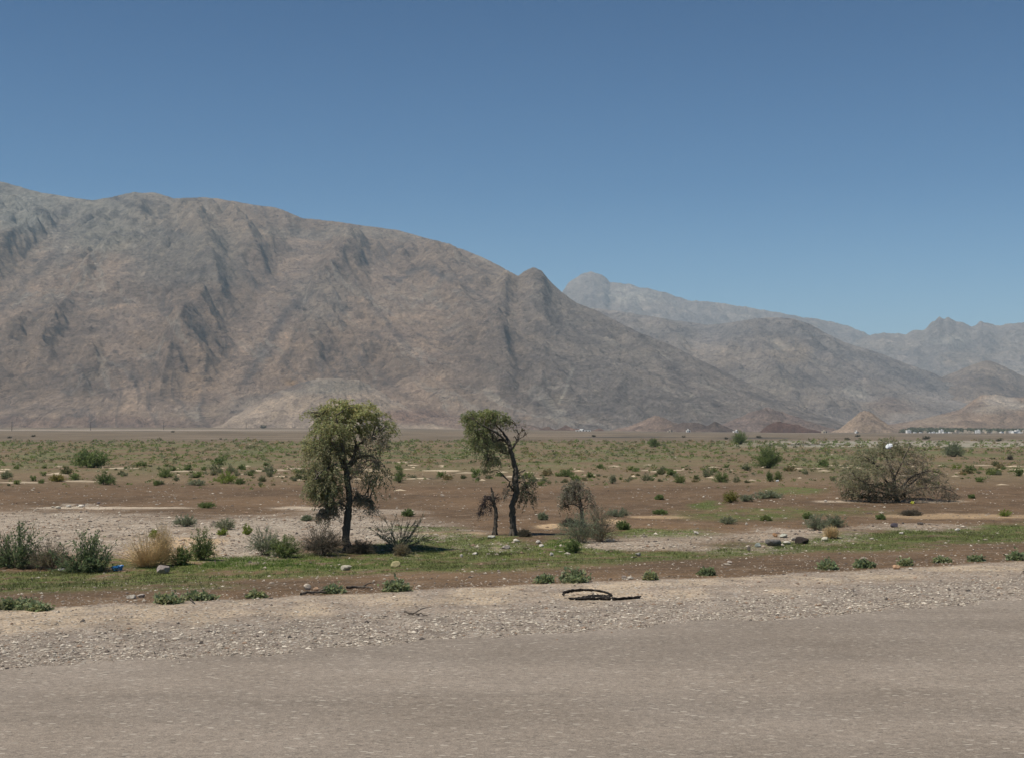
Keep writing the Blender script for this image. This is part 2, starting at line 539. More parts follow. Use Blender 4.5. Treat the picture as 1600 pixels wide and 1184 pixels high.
def albedo(px, py, X, Y, s):
    nA = fbm(X / 9, Y / 9, 4, 51); nB = fbm(X / 1.2, Y / 2.0, 4, 53); nC = fbm(X / 45, Y / 60, 4, 55)
    soil = np.array([.140, .088, .048])
    soil_d = np.array([.098, .062, .034])
    c = lerp(soil, soil_d, smooth(-.4, .5, nA))
    c = lerp(c, np.array([.175, .120, .074]), .7 * smooth(.0, .6, nB))
    # scrub belt ground: drier, pebbly olive brown
    belt = smooth(764, 748, py + nA * 6) * smooth(686, 692, py)
    c = lerp(c, np.array([.165, .120, .070]), belt * .8)
    gb = belt * smooth(-.15, .3, fbm(X / 14, Y / 22, 4, 57)) * smooth(752, 715, py)
    c = lerp(c, np.array([.12, .122, .052]), gb * .95)
    # barren plain beyond
    far = smooth(692, 686, py + nC * 3)
    pl = lerp(np.array([.158, .120, .080]), np.array([.115, .088, .058]), smooth(-.3, .4, nC))
    c = lerp(c, pl, far)
    c = lerp(c, np.array([.27, .21, .16]), far * smooth(.3, .5, fbm(X / 300, Y / 40, 3, 59)) * .5)
    rv = smooth(1080, 1300, px + 60 * nC) * blob(px * 0, py, 0, 693, 1, 5.0, .5) * smooth(-.5, .0, fbm(X / 22, Y / 10, 4, 61))
    c = lerp(c, np.array([.36, .33, .28]), np.clip(rv, 0, 1) * .6)
    for cx, cy, rx in [(985, 682.5, 95), (1250, 694, 60), (1180, 684, 60)]:
        c = lerp(c, np.array([.05, .045, .035]), blob(px, py + nA * .6, cx, cy, rx, 1.1, .4) * .8)
    c = lerp(c, np.array([.36, .30, .245]), blob(px, py, 150, 671.5, 420, 1.0, .4) * .6)
    # gravel, grass, sand
    gm = gravel_mask(px, py, X, Y) * (Y < 120) * (s > 7)
    c = lerp(c, np.array([.37, .305, .235]), gm * .85)
    sm = np.zeros_like(px)
    for cx, cy, rx, ry, w in SANDS:
        sel = (np.abs(py - cy) < ry * 1.7 + 1) & (np.abs(px - cx) < rx * 1.7)
        if sel.any():
            sm[sel] = np.maximum(sm[sel], w * blob(px[sel], py[sel] + nB[sel] * min(ry, 6) * .6, cx, cy, rx, ry, .3))
    c = lerp(c, np.where((py > 800)[..., None], np.array([.44, .31, .18]), np.array([.60, .50, .38])), np.clip(sm, 0, 1) * (s > 9))
    gr = grass_mask(px, py, X, Y) * (s > 6) * (py > 760)
    c = lerp(c, np.array([.10, .125, .033]), np.clip(gr * 1.7, 0, .92))
    # roadside: sandy verge, gravelly shoulder, strip of brown soil
    yv = np.interp(px, *VERGE)
    inv = smooth(yv - 1.5, yv + 1.5, py + nB * 3.5) * (Y < 120)
    verge = np.array([.37, .29, .205])
    c = lerp(c, lerp(verge, np.array([.27, .215, .165]), smooth(-.35, .25, nB + .5 * nA)), inv)
    ya = np.interp(px, *ASPH)
    sh = smooth(.22, .50, (py - yv) / np.maximum(ya - yv, 5) + .14 * nB)
    c = lerp(c, lerp(np.array([.215, .175, .14]), np.array([.27, .225, .18]), smooth(-.4, .5, fbm(X / .5, Y / .5, 3, 65))), inv * sh)
    peb = np.clip(.22 + gm * .9 + inv * .55 + .5 * smooth(.1, .5, nB) * (Y < 90) - gr * .4, 0, 1) * smooth(180, 60, Y)
    return np.clip(c, .01, 1), peb

def build_ground():
    rows = [np.linspace(-45, 11.5, 14), F * 4.0 / (np.arange(1390 - 672, 30, -1.0) - .0) , F * 4.0 / np.arange(30, 4.0, -.6)]
    Ys = np.concatenate([rows[0], rows[1][rows[1] > 12], rows[2]])
    Ys = np.concatenate([Ys, np.array([2400, 2700, 3200, 4000, 5500, 8000, 11000, 14800])])
    Ys = np.unique(Ys)
    inner = np.linspace(-1, 1, 640)
    outer = np.array([1.04, 1.12, 1.25, 1.5, 2, 3, 5])
    cs = np.concatenate([-outer[::-1], inner, outer])
    w = 12 + .40 * np.maximum(Ys, 0)
    w = np.minimum(w, 3050)
    X = cs[None, :] * w[:, None] + 0 * Ys[:, None]
    Y = np.repeat(Ys[:, None], len(cs), 1)
    Z = gh(X, Y)
    px, py = project(X, Y, Z)
    near = Y < 11
    py = np.where(near, 1300, py); px = np.where(near, 800, px)
    s = sdist(X, Y)
    C, peb = albedo(px, py, X, Y, s)
    other = s < -27
    C[other] = np.array([.25, .2, .15])
    g = Geo()
    V = np.stack([X, Y, Z], -1).reshape(-1, 3)
    g.add(V, grid_faces(len(Ys), len(cs)), C.reshape(-1, 3))
    me = g.mesh('ground', GROUND_M, True)
    a = me.attributes.new('peb', 'FLOAT', 'POINT')
    a.data.foreach_set('value', peb.astype(np.float32).ravel())
    link('ground', me, kind='structure')

GROUND_M = mat_ground()
build_ground()

def build_banks():
    rng = np.random.default_rng(8)
    g = Geo()
    for cx, cy, rx, ry, w in BANKS:
        a = np.linspace(0, 2 * np.pi, 18, endpoint=False)
        r = 1 + .55 * rng.uniform(-1, 1, 18)
        bx = cx + .75 * rx * np.cos(a) * r; by = cy + ry * np.sin(a) * r
        X, Y, Z = G(np.concatenate([[cx], bx]), np.concatenate([[cy], by]))
        Z = Z + .03; Z[0] += .07; Z[1:] -= .05
        f = np.array([[0, 1 + (k + 1) % 18, 1 + k] for k in range(18)])[:, ::-1]
        g.add(np.stack([X, Y, Z], 1), f, np.array([.44, .355, .25]) * rng.uniform(.7, 1.1))
    link('sand_banks', g.mesh('sand_banks', mat_vertex('pale sand', .95, .12, 3), True), kind='structure')

build_banks()

def build_road():
    t = np.arange(-120, 260, .12)
    off = [0, -.5, -1.2, -2.5, -6, -12, -18, -26]
    g = Geo()
    pts = []
    for i, o in enumerate(off):
        e = fbm(t / 1.3, t * 0 + 3, 5, 71) * .75 + fbm(t / 5, t * 0, 3, 73) * .7 if i == 0 else 0 * t
        if i == len(off) - 1:
            e = fbm(t / 1.3, t * 0 + 9, 5, 75) * .3
        q = RP[None, :] + RD[None, :] * t[:, None] + RN[None, :] * (o + e)[:, None]
        pts.append(np.concatenate([q, np.full((len(t), 1), .004)], 1))
    V = np.stack(pts, 0).reshape(-1, 3)
    f = grid_faces(len(off), len(t))[:, ::-1]
    g.add(V, f)
    link('road', g.mesh('road', mat_road(), True), kind='structure')
build_road()

# ------------------------------------------------------------------ mountains
def erode(x, y, dx, dy, seed):
    ix = np.floor(x); iy = np.floor(y); fx = x - ix; fy = y - iy
    va = 0; ax = 0; ay = 0; wt = 0
    for i in (-1, 0, 1, 2):
        for j in (-1, 0, 1, 2):
            hx = hsh(ix + i, iy + j, seed) - .5; hy = hsh(ix + i, iy + j, seed + 7) - .5
            ppx = fx - i - hx * .8; ppy = fy - j - hy * .8
            w = np.exp(-(ppx * ppx + ppy * ppy) * 2.2)
            mg = (ppx * dx + ppy * dy) * 2 * np.pi
            va = va + np.cos(mg) * w
            sn = -np.sin(mg) * w
            ax = ax + sn * dx; ay = ay + sn * dy; wt = wt + w
    return va / wt, ax / wt, ay / wt

def droplets(Z, n, steps, seed, inertia=.1, cap=2.2, ero=.2, dep=.2, evap=.02):
    """rain on the height grid (heights in cells): carves gullies, leaves sharp ridges"""
    rng = np.random.default_rng(seed)
    R, C = Z.shape
    Z = Z.copy().ravel()
    x = rng.uniform(1, C - 2.01, n); y = rng.uniform(1, R - 2.01, n)
    dx = np.zeros(n); dy = np.zeros(n); sp = np.ones(n); wat = np.ones(n); sed = np.zeros(n)
    for _ in range(steps):
        ix = x.astype(int); iy = y.astype(int); fx = x - ix; fy = y - iy; k = iy * C + ix
        a, b, c, d = Z[k], Z[k + 1], Z[k + C], Z[k + C + 1]
        gx = (b - a) * (1 - fy) + (d - c) * fy; gy = (c - a) * (1 - fx) + (d - b) * fx
        h = a * (1 - fx) * (1 - fy) + b * fx * (1 - fy) + c * (1 - fx) * fy + d * fx * fy
        dx = dx * inertia - gx * (1 - inertia); dy = dy * inertia - gy * (1 - inertia)
        l = np.hypot(dx, dy) + 1e-9; dx /= l; dy /= l
        nx = x + dx; ny = y + dy
        ok = (nx > 1) & (nx < C - 2.01) & (ny > 1) & (ny < R - 2.01)
        nx = np.where(ok, nx, x); ny = np.where(ok, ny, y)
        jx = nx.astype(int); jy = ny.astype(int); ux = nx - jx; uy = ny - jy; q = jy * C + jx
        h2 = Z[q] * (1 - ux) * (1 - uy) + Z[q + 1] * ux * (1 - uy) + Z[q + C] * (1 - ux) * uy + Z[q + C + 1] * ux * uy
        dh = h2 - h
        cp = np.maximum(-dh, .01) * sp * wat * cap
        up = dh > 0
        dpo = np.where(up, np.minimum(dh, sed), np.where(sed > cp, (sed - cp) * dep, 0))
        er = np.where(~up & (sed <= cp), np.minimum((cp - sed) * ero, -dh * .8), 0)
        ch = np.where(ok, dpo - er, 0)
        sed = sed - ch
        dl = 0
        for o, w in ((0, (1 - fx) * (1 - fy)), (1, fx * (1 - fy)), (C, (1 - fx) * fy), (C + 1, fx * fy)):
            dl = dl + np.bincount(k + o, ch * w, minlength=len(Z))[:len(Z)]
        Z += np.clip(dl, -.06, .06)
        sp = np.sqrt(np.maximum(sp * sp - dh * .8, .05)); sp = np.minimum(sp, 3); wat *= 1 - evap
        x, y = nx, ny
    return Z.reshape(R, C)

def bil(A, r, c):
    """bilinear sample of array A at float row r, column c"""
    r = np.clip(r, 0, A.shape[0] - 1.001); c = np.clip(c, 0, A.shape[1] - 1.001)
    i = r.astype(int); j = c.astype(int); fr = r - i; fc = c - j
    return (A[i, j] * (1 - fr) * (1 - fc) + A[i + 1, j] * fr * (1 - fc) + A[i, j + 1] * (1 - fr) * fc + A[i + 1, j + 1] * fr * fc)

def weather(Z0, U, T, D, X, Df, Dc, px, t, cell, batches, n, seed):
    """resample the range to a square grid, erode it, and bring the change back"""
    x0, x1 = X.min(), X.max(); d0, d1 = D.min(), D.max()
    xs = np.arange(x0, x1, cell); ds = np.arange(d0, d1, cell)
    gx, gd = np.meshgrid(xs, ds)
    u = 800 + F * gx / gd
    cu = np.interp(u, px, np.arange(len(px)))
    df = np.interp(u, px, Df); dc = np.interp(u, px, Dc)
    tt = (gd - df) / (dc - df)
    rr = np.interp(tt, t, np.arange(len(t)))
    z = bil(Z0, rr, cu) / cell
    z0 = z.copy()
    for b in range(batches):
        z = droplets(z, n, 70, seed + b)
    for _ in range(2):       # scree: soften anything steeper than rock can stand
        lap = (np.roll(z, 1, 0) + np.roll(z, -1, 0) + np.roll(z, 1, 1) + np.roll(z, -1, 1)) / 4 - z
        z = z + np.where(np.abs(lap) > .35, lap * .6, lap * .06)
    dz = (z - z0) * cell
    dz[:2] = 0; dz[-2:] = 0; dz[:, :2] = 0; dz[:, -2:] = 0
    return bil(dz, (D - d0) / cell, (X - x0) / cell)


def polydist(px, py, pts):
    best = np.full(px.shape, 1e9)
    for (x0, y0), (x1, y1) in zip(pts[:-1], pts[1:]):
        dx, dy = x1 - x0, y1 - y0
        t = np.clip(((px - x0) * dx + (py - y0) * dy) / (dx * dx + dy * dy), 0, 1)
        best = np.minimum(best, np.hypot(px - x0 - t * dx, py - y0 - t * dy))
    return best

def mountain(name, prof, foot, crest, xr, ncol, nrow, colfn, amp=1.0, wave=600., seed=1, power=1.25, feats=(), mat=None, back=1.3, octv=6, rugged=1.2, footz=None, rain=None, ridges=()):
    px = np.linspace(xr[0], xr[1], ncol)
    pp = np.array(prof, float)
    target = np.interp(px, pp[:, 0], pp[:, 1])
    kern = np.array([.25, .5, .25])
    target = np.convolve(np.pad(target, 1, 'edge'), kern, 'valid')
    target = target - rugged * (fbm(px / 26, px * 0 + seed, 6, seed, True) * 1.1 - .4 + .4 * fbm(px / 5, px * 0 + seed, 2, seed + 1))
    Df = np.interp(px, *foot) if isinstance(foot, tuple) else np.full(ncol, float(foot))
    Dc = np.interp(px, *crest) if isinstance(crest, tuple) else np.full(ncol, float(crest))
    Dc = Dc * (1 + .03 * fbm(px / 120, px * 0 + 4, 3, seed + 3))
    t = np.concatenate([np.linspace(0, 1, nrow), np.linspace(1, back, max(6, nrow // 9))[1:]])
    T = t[:, None] * np.ones((1, ncol)); U = np.ones((len(t), 1)) * px[None, :]
    D = Df[None] + (Dc - Df)[None] * T
    X = (U - 800) / F * D
    fz = gh(X[0], D[0]) - 2.5 if footz is None else np.full(ncol, footz)
    zc = H + (672 - target) / F * Dc
    zc = np.maximum(zc, fz + 1)
    A = (zc - fz)[None]
    sh = np.where(T <= 1, np.clip(T, 0, 1) ** power, 1 - ((T - 1) / (back - 1)) ** 1.5 * .75)
    Z0 = fz[None] + A * sh
    _, pyb = project(X, D, Z0)
    for pts, width, dep in feats:
        d = polydist(U, pyb, pts)
        Z0 = Z0 + dep * A * np.exp(-(d / width) ** 2) * smooth(0, .2, T) * smooth(1.0, .9, T)
    for pts, width, dep in ridges:
        d = polydist(U + 5 * noise(X / 90, D / 160, seed + 77), pyb + 5 * noise(X / 90, D / 160, seed + 78), pts)
        Z0 = Z0 + .75 * dep * A * np.exp(-d / width) * smooth(0, .15, T) * smooth(1.02, .9, T)
    wx = X + wave * .28 * fbm(X / wave, D / wave, 3, seed + 11); wy = D + wave * .28 * fbm(X / wave, D / wave, 3, seed + 12)
    # the beds dip to the right across most of the range, to the left at its left end
    lf = smooth(200, 20, U)
    rx, ry = wx * .91 + wy * .41, -wx * .41 + wy * .91
    lx, ly = wx * .91 - wy * .41, wx * .41 + wy * .91
    m = smooth(.0, .15, T) * (1 - .85 * smooth(.80, .99, T)) * (A / A.max()) ** .6
    big = .45 * fbm(wx / (wave * 1.1), wy / (wave * 1.3), 5, seed + 5, True) + .75 * ((1 - lf) * fbm(rx / (wave * .42), ry / (wave * 1.5), 5, seed + 6, True) + lf * fbm(lx / (wave * .42), ly / (wave * 1.5), 5, seed + 6, True))
    Z0 = Z0 + wave * .10 * amp * big * m
    Z0 = Z0 + wave * .032 * amp * fbm(rx / (wave * .12), ry / (wave * .34), 5, seed + 15, True) * m
    if rain:
        e = weather(Z0, U, T, D, X, Df, Dc, px, t, *rain, seed)
    else:
        e = 0 * Z0
    h = np.clip(-e / (wave * .03), -1, 1) * .6 + .4 * big
    Z = Z0 + e * smooth(1.0, .93, T) * smooth(.0, .1, T) - 6 * smooth(.04, 0, T)
    Z = Z + m * amp * wave * .010 * 1.9 * fbm(rx / (wave * .045), ry / (wave * .045), 4, seed + 50, True)
    # match the skyline
    ang = (Z - H) / D
    top = ang.max(0)
    want = (672 - target) / F
    base = (fz - H) / D.mean(0)
    fac = (want - base) / np.maximum(top - base, 1e-4)
    k = np.exp(-np.linspace(-2, 2, 5) ** 2); k /= k.sum()
    fac = np.convolve(np.pad(fac, 2, 'edge'), k, 'valid')
    fac = np.clip(fac, .3, 2)
    Z = fz[None] + (Z - fz[None]) * fac[None]
    ppx, ppy = project(X, D, Z)
    conv = Z * 0
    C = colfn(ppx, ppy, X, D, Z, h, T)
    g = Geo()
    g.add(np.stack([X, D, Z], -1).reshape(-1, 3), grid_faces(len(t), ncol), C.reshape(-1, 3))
    link(name, g.mesh(name, mat, True), kind='structure')

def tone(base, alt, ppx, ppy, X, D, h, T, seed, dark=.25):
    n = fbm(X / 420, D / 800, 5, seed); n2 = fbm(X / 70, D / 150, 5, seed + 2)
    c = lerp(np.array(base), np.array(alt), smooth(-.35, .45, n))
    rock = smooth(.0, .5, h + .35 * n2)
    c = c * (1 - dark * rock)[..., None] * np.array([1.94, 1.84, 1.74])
    return c

def paint(c, ppx, ppy, X, D, spots, seed=5, k=1.0):
    nn = fbm(X / 120, D / 120, 5, seed) * 22
    for cx, cy, rx, ry, cc, w in spots:
        m = blob(ppx + nn, ppy + nn * .7, cx, cy, rx, ry, .45) * w
        c = lerp(c, np.array(cc), m * k)
    return c

OR = (.37, .265, .19); TAN = (.35, .275, .21); GRN = (.29, .275, .235); DK = (.125, .108, .105); RED = (.235, .150, .120); LT = (.46, .42, .36)
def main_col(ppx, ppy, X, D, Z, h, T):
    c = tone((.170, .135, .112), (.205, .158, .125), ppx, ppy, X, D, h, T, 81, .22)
    # greyer and darker to the right, greenish grey limestone high up on the left
    c = lerp(c, np.array((.225, .205, .192)), smooth(620, 950, ppx) * .75)
    c = lerp(c, np.array(GRN), smooth(430, 330, ppy) * smooth(420, 150, ppx) * .7)
    c = lerp(c, np.array((.22, .205, .18)), smooth(60, 30, np.abs(ppy - 400)) * smooth(120, 60, np.abs(ppx - 290)) * .5)
    c = paint(c, ppx, ppy, X, D, [
        (310, 590, 26, 32, OR, .85), (275, 568, 26, 14, OR, .5), (330, 560, 20, 14, OR, .4), (190, 600, 20, 10, OR, .45), (140, 585, 22, 12, TAN, .6), (55, 595, 26, 8, OR, .3),
        (225, 530, 24, 16, OR, .35), (440, 590, 55, 16, OR, .45), (455, 598, 12, 5, (.42, .26, .13), .6), (330, 345, 60, 22, TAN, .5), (400, 370, 40, 18, TAN, .4),
        (25, 380, 40, 22, OR, .30), (80, 350, 20, 10, TAN, .4), (25, 425, 38, 20, TAN, .5), (95, 380, 14, 40, LT, .25), (65, 415, 20, 14, TAN, .5), (20, 460, 22, 10, TAN, .5),
        (680, 600, 18, 30, OR, .35), (630, 470, 60, 22, TAN, .35), (500, 470, 45, 40, (.30, .255, .215), .6), (640, 655, 80, 14, RED, .75), (560, 640, 40, 10, RED, .4),
        (100, 660, 220, 9, RED, .45), (320, 650, 40, 14, TAN, .4), (420, 640, 60, 22, (.30, .25, .21), .8), (900, 655, 60, 8, TAN, .4), (760, 640, 60, 20, TAN, .25), (820, 652, 10, 5, OR, .4),
        (790, 440, 30, 20, TAN, .4), (600, 365, 200, 9, (.30, .26, .215), .5), (160, 370, 50, 24, (.33, .30, .245), .7), (30, 330, 50, 30, (.31, .30, .265), .7), (400, 320, 120, 5, TAN, .5)], 83)
    # shade of gullies and overhangs painted into the colour, plus dark bands
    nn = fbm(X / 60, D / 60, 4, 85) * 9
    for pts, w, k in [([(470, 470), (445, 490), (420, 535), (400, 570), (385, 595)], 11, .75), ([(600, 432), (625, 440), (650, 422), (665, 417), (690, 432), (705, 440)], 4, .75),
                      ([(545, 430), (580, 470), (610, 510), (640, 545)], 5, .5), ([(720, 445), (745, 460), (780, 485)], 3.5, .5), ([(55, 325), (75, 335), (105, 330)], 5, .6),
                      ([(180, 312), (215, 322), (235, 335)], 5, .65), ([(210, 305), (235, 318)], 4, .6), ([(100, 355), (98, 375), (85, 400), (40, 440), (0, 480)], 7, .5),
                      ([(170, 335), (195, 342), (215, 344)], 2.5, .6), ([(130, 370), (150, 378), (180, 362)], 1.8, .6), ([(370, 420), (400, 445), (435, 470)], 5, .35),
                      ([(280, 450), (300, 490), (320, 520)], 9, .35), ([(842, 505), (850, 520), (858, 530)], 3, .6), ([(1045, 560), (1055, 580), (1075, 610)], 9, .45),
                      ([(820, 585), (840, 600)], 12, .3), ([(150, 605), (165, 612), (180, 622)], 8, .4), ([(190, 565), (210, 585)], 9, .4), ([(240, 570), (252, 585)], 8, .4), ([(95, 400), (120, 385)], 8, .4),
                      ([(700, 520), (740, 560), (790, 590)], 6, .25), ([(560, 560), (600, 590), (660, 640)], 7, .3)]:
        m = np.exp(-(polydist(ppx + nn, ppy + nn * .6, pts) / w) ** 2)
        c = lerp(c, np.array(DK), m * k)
    for pts, w, k in [([(895, 575), (885, 600), (875, 630)], 2.2, .7), ([(260, 495), (275, 520), (297, 538)], 1.6, .5), ([(700, 430), (655, 470), (640, 480)], 3, .3), ([(0, 345), (60, 320)], 3, .3), ([(45, 460), (20, 480)], 4, .4)]:
        m = np.exp(-(polydist(ppx + nn * .6, ppy + nn * .4, pts) / w) ** 2)
        c = lerp(c, np.array(LT), m * k)
    # thin beds and joints following the dip of the rock
    lf = smooth(200, 20, ppx)
    qx = X + 70 * fbm(X / 300, D / 500, 3, 87); qy = D + 70 * fbm(X / 300, D / 500, 3, 88)
    for sd2, ac, al, k, tgt in ((1, 75, 620, .55, DK), (2, 34, 320, .45, DK), (3, 60, 500, .35, LT), (4, 130, 60, .35, DK)):
        na = fbm((qx * .91 + qy * .41) / ac, (-qx * .41 + qy * .91) / al, 4, 90 + sd2)
        nb = fbm((qx * .91 - qy * .41) / ac, (qx * .41 + qy * .91) / al, 4, 90 + sd2)
        ln = np.abs(na * (1 - lf) + nb * lf)
        pm = smooth(-.05, .25, fbm(X / 260, D / 420, 3, 95 + sd2))
        c = lerp(c, np.array(tgt), smooth(.085, .0, ln) * pm * k)
    # strata lines in the upper left
    st = np.sin((ppy * .9 - .35 * ppx + nn * 2.2) * .55)
    c = c * (1 - .26 * smooth(.3, .95, st) * smooth(480, 360, ppy) * smooth(320, 200, ppx))[..., None]
    return c

M_MAIN = mat_mountain('limestone slope')
M_FAR = mat_mountain('distant limestone', .6)
M_LOW = mat_mountain('foothill rock', 2.5)

MAIN = [(-900, 420), (-600, 360), (-300, 300), (-120, 262), (0, 283), (60, 300), (100, 306), (140, 312), (170, 307), (205, 299), (240, 300), (270, 309), (320, 307), (345, 310), (400, 320), (430, 323),
        (470, 340), (520, 345), (560, 351), (620, 359), (660, 370), (700, 380), (750, 400), (790, 420), (809, 431), (822, 422), (835, 417), (848, 424), (858, 438), (880, 458), (900, 473), (930, 484),
        (960, 500), (1000, 520), (1050, 540), (1100, 565), (1150, 590), (1200, 612), (1260, 640), (1330, 665), (1400, 678)]
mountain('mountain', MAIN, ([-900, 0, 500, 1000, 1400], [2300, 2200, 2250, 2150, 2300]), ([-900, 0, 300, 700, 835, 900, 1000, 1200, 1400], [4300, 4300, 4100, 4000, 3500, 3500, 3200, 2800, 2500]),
         (-560, 1400), 860, 330, main_col, 1.0, 620., 11, 1.2,
         [([(475, 380), (450, 440), (425, 530), (395, 600), (350, 655)], 34, -.13), ([(590, 420), (600, 480), (650, 570), (720, 640)], 26, -.07), ([(100, 330), (90, 400), (20, 480), (-60, 560)], 26, -.09),
          ([(540, 420), (500, 500), (490, 590)], 34, .05), ([(290, 360), (320, 470), (280, 560)], 50, .07), ([(835, 425), (800, 520), (770, 600)], 30, .06), ([(1040, 545), (1060, 620)], 18, -.06),
          ([(700, 400), (690, 450), (740, 560)], 30, .04), ([(170, 500), (130, 620)], 30, .04)], M_MAIN, rain=(9., 14, 26000),
         ridges=[([(545, 425), (480, 500), (440, 590)], 18, .07), ([(560, 430), (620, 510), (680, 600), (720, 650)], 15, .07), ([(665, 415), (720, 440), (790, 480)], 12, .05), ([(835, 420), (880, 470), (960, 500), (1060, 560), (1120, 620)], 14, .06),
                 ([(835, 420), (790, 480), (770, 540), (800, 620)], 14, .07), ([(240, 305), (200, 380), (120, 480), (60, 600)], 16, .07), ([(345, 310), (370, 380), (410, 440)], 14, .06), ([(300, 400), (340, 500), (290, 560), (250, 640)], 18, .06),
                 ([(950, 520), (990, 580), (960, 640)], 12, .05), ([(100, 310), (40, 390), (-60, 470)], 14, .06), ([(700, 480), (760, 540), (860, 600), (900, 650)], 12, .04)])

def mid_col(ppx, ppy, X, D, Z, h, T):
    c = tone((.155, .143, .142), (.185, .166, .155), ppx, ppy, X, D, h, T, 181, .2)
    c = paint(c, ppx, ppy, X, D, [(1235, 550, 30, 14, TAN, .6), (1215, 540, 12, 6, LT, .3), (1340, 615, 20, 7, LT, .4), (1200, 600, 60, 20, (.27, .235, .20), .5), (1390, 635, 30, 12, RED, .5),
                                  (1120, 560, 60, 20, TAN, .35), (1230, 650, 40, 14, TAN, .5), (1155, 650, 50, 10, OR, .4), (1400, 640, 60, 14, TAN, .35), (1130, 640, 16, 5, OR, .5)], 183)
    c = lerp(c, np.array((.15, .145, .15)), smooth(14, 4, np.abs(ppy - np.interp(ppx, [1150, 1210, 1262, 1320, 1400, 1520], [520, 515, 520, 552, 580, 618]))) * .35)
    return c
mountain('mountain', [(700, 600), (800, 520), (880, 478), (940, 483), (980, 488), (1050, 500), (1110, 508), (1150, 503), (1180, 498), (1210, 496), (1240, 498), (1265, 506), (1290, 520), (1320, 535), (1370, 550),
                      (1400, 562), (1450, 580), (1480, 592), (1520, 606), (1570, 626), (1620, 645), (1700, 668), (1760, 680)],
         ([700, 1200, 1700], [3000, 2700, 3300]), ([700, 950, 1210, 1700], [5600, 5400, 4700, 4600]), (760, 1740), 420, 170, mid_col, 1.0, 520., 23, 1.15,
         [([(1120, 510), (1100, 560), (1080, 620)], 22, -.12)], M_MAIN, rain=(12., 10, 14000),
         ridges=[([(1210, 498), (1300, 570), (1400, 640)], 14, .06), ([(1180, 500), (1190, 570), (1240, 650)], 14, .06), ([(1010, 495), (1060, 560), (1130, 620)], 14, .06)])

def far_col(ppx, ppy, X, D, Z, h, T):
    c = tone((.165, .15, .145), (.20, .18, .165), ppx, ppy, X, D, h, T, 281, .2)
    return paint(c, ppx, ppy, X, D, [(985, 462, 40, 12, LT, .5), (1480, 530, 30, 8, LT, .5), (1240, 505, 60, 6, TAN, .4), (1520, 560, 50, 10, TAN, .3)], 283)
mountain('mountain', [(600, 560), (780, 520), (840, 484), (880, 455), (884, 449), (889, 441), (896, 437), (903, 431), (912, 427), (924, 424), (934, 428), (940, 429), (945, 434), (949, 433), (952, 442), (980, 443), (1010, 450), (1050, 460), (1070, 468), (1110, 472), (1150, 477), (1200, 486),
                      (1250, 495), (1290, 501), (1330, 510), (1360, 524), (1400, 545), (1500, 590), (1700, 640)],
         6000, 8600, (740, 1640), 360, 110, far_col, 1.0, 700., 37, 1.1, [], M_FAR, rugged=2.8, rain=(20., 8, 9000))
mountain('mountain', [(1200, 620), (1290, 560), (1340, 532), (1362, 524), (1385, 521), (1415, 523), (1425, 517), (1445, 515), (1452, 510), (1458, 503), (1463, 502), (1469, 495), (1476, 498), (1484, 496), (1492, 501), (1500, 503), (1520, 511), (1532, 503), (1540, 505), (1560, 509),
                      (1600, 505), (1640, 500), (1700, 490), (1800, 500), (2100, 560), (2400, 600)],
         5200, 7600, (1240, 2300), 380, 120, far_col, 1.0, 600., 41, 1.1, [], M_FAR, rugged=3.6, rain=(18., 8, 9000))

def hill_col(base, alt, spots, seed):
    def f(ppx, ppy, X, D, Z, h, T):
        c = tone(base, alt, ppx, ppy, X, D, h, T, seed, .3)
        nn = fbm(X / 30, D / 30, 4, seed + 5) * 7
        for cx, cy, rx, ry, cc, w in spots:
            c = lerp(c, np.array(cc), blob(ppx + nn, ppy + nn * .6, cx, cy, rx, ry, .5) * w)
        return c
    return f
mountain('mountain', [(1380, 640), (1430, 605), (1480, 586), (1520, 570), (1545, 562), (1570, 573), (1600, 588), (1680, 585), (1800, 600), (2100, 640)],
         3400, 4700, (1390, 2100), 240, 110, hill_col((.13, .11, .10), (.16, .135, .12), [(1545, 570, 40, 16, TAN, .4)], 381), 1.0, 380., 51, 1.1, [], M_MAIN)
mountain('hill', [(1250, 680), (1330, 668), (1400, 662), (1450, 652), (1500, 640), (1525, 622), (1535, 617), (1560, 616), (1580, 621), (1620, 620), (1700, 628), (1850, 650), (2000, 672)],
         2250, 2900, (1290, 2000), 260, 90, hill_col((.165, .128, .105), (.19, .15, .12), [(1560, 626, 28, 9, (.48, .42, .36), .7), (1590, 634, 16, 6, (.5, .45, .38), .6), (1545, 640, 30, 6, LT, .35), (1450, 655, 40, 8, TAN, .5)], 391), 1.0, 220., 57, 1.1, [], M_LOW)
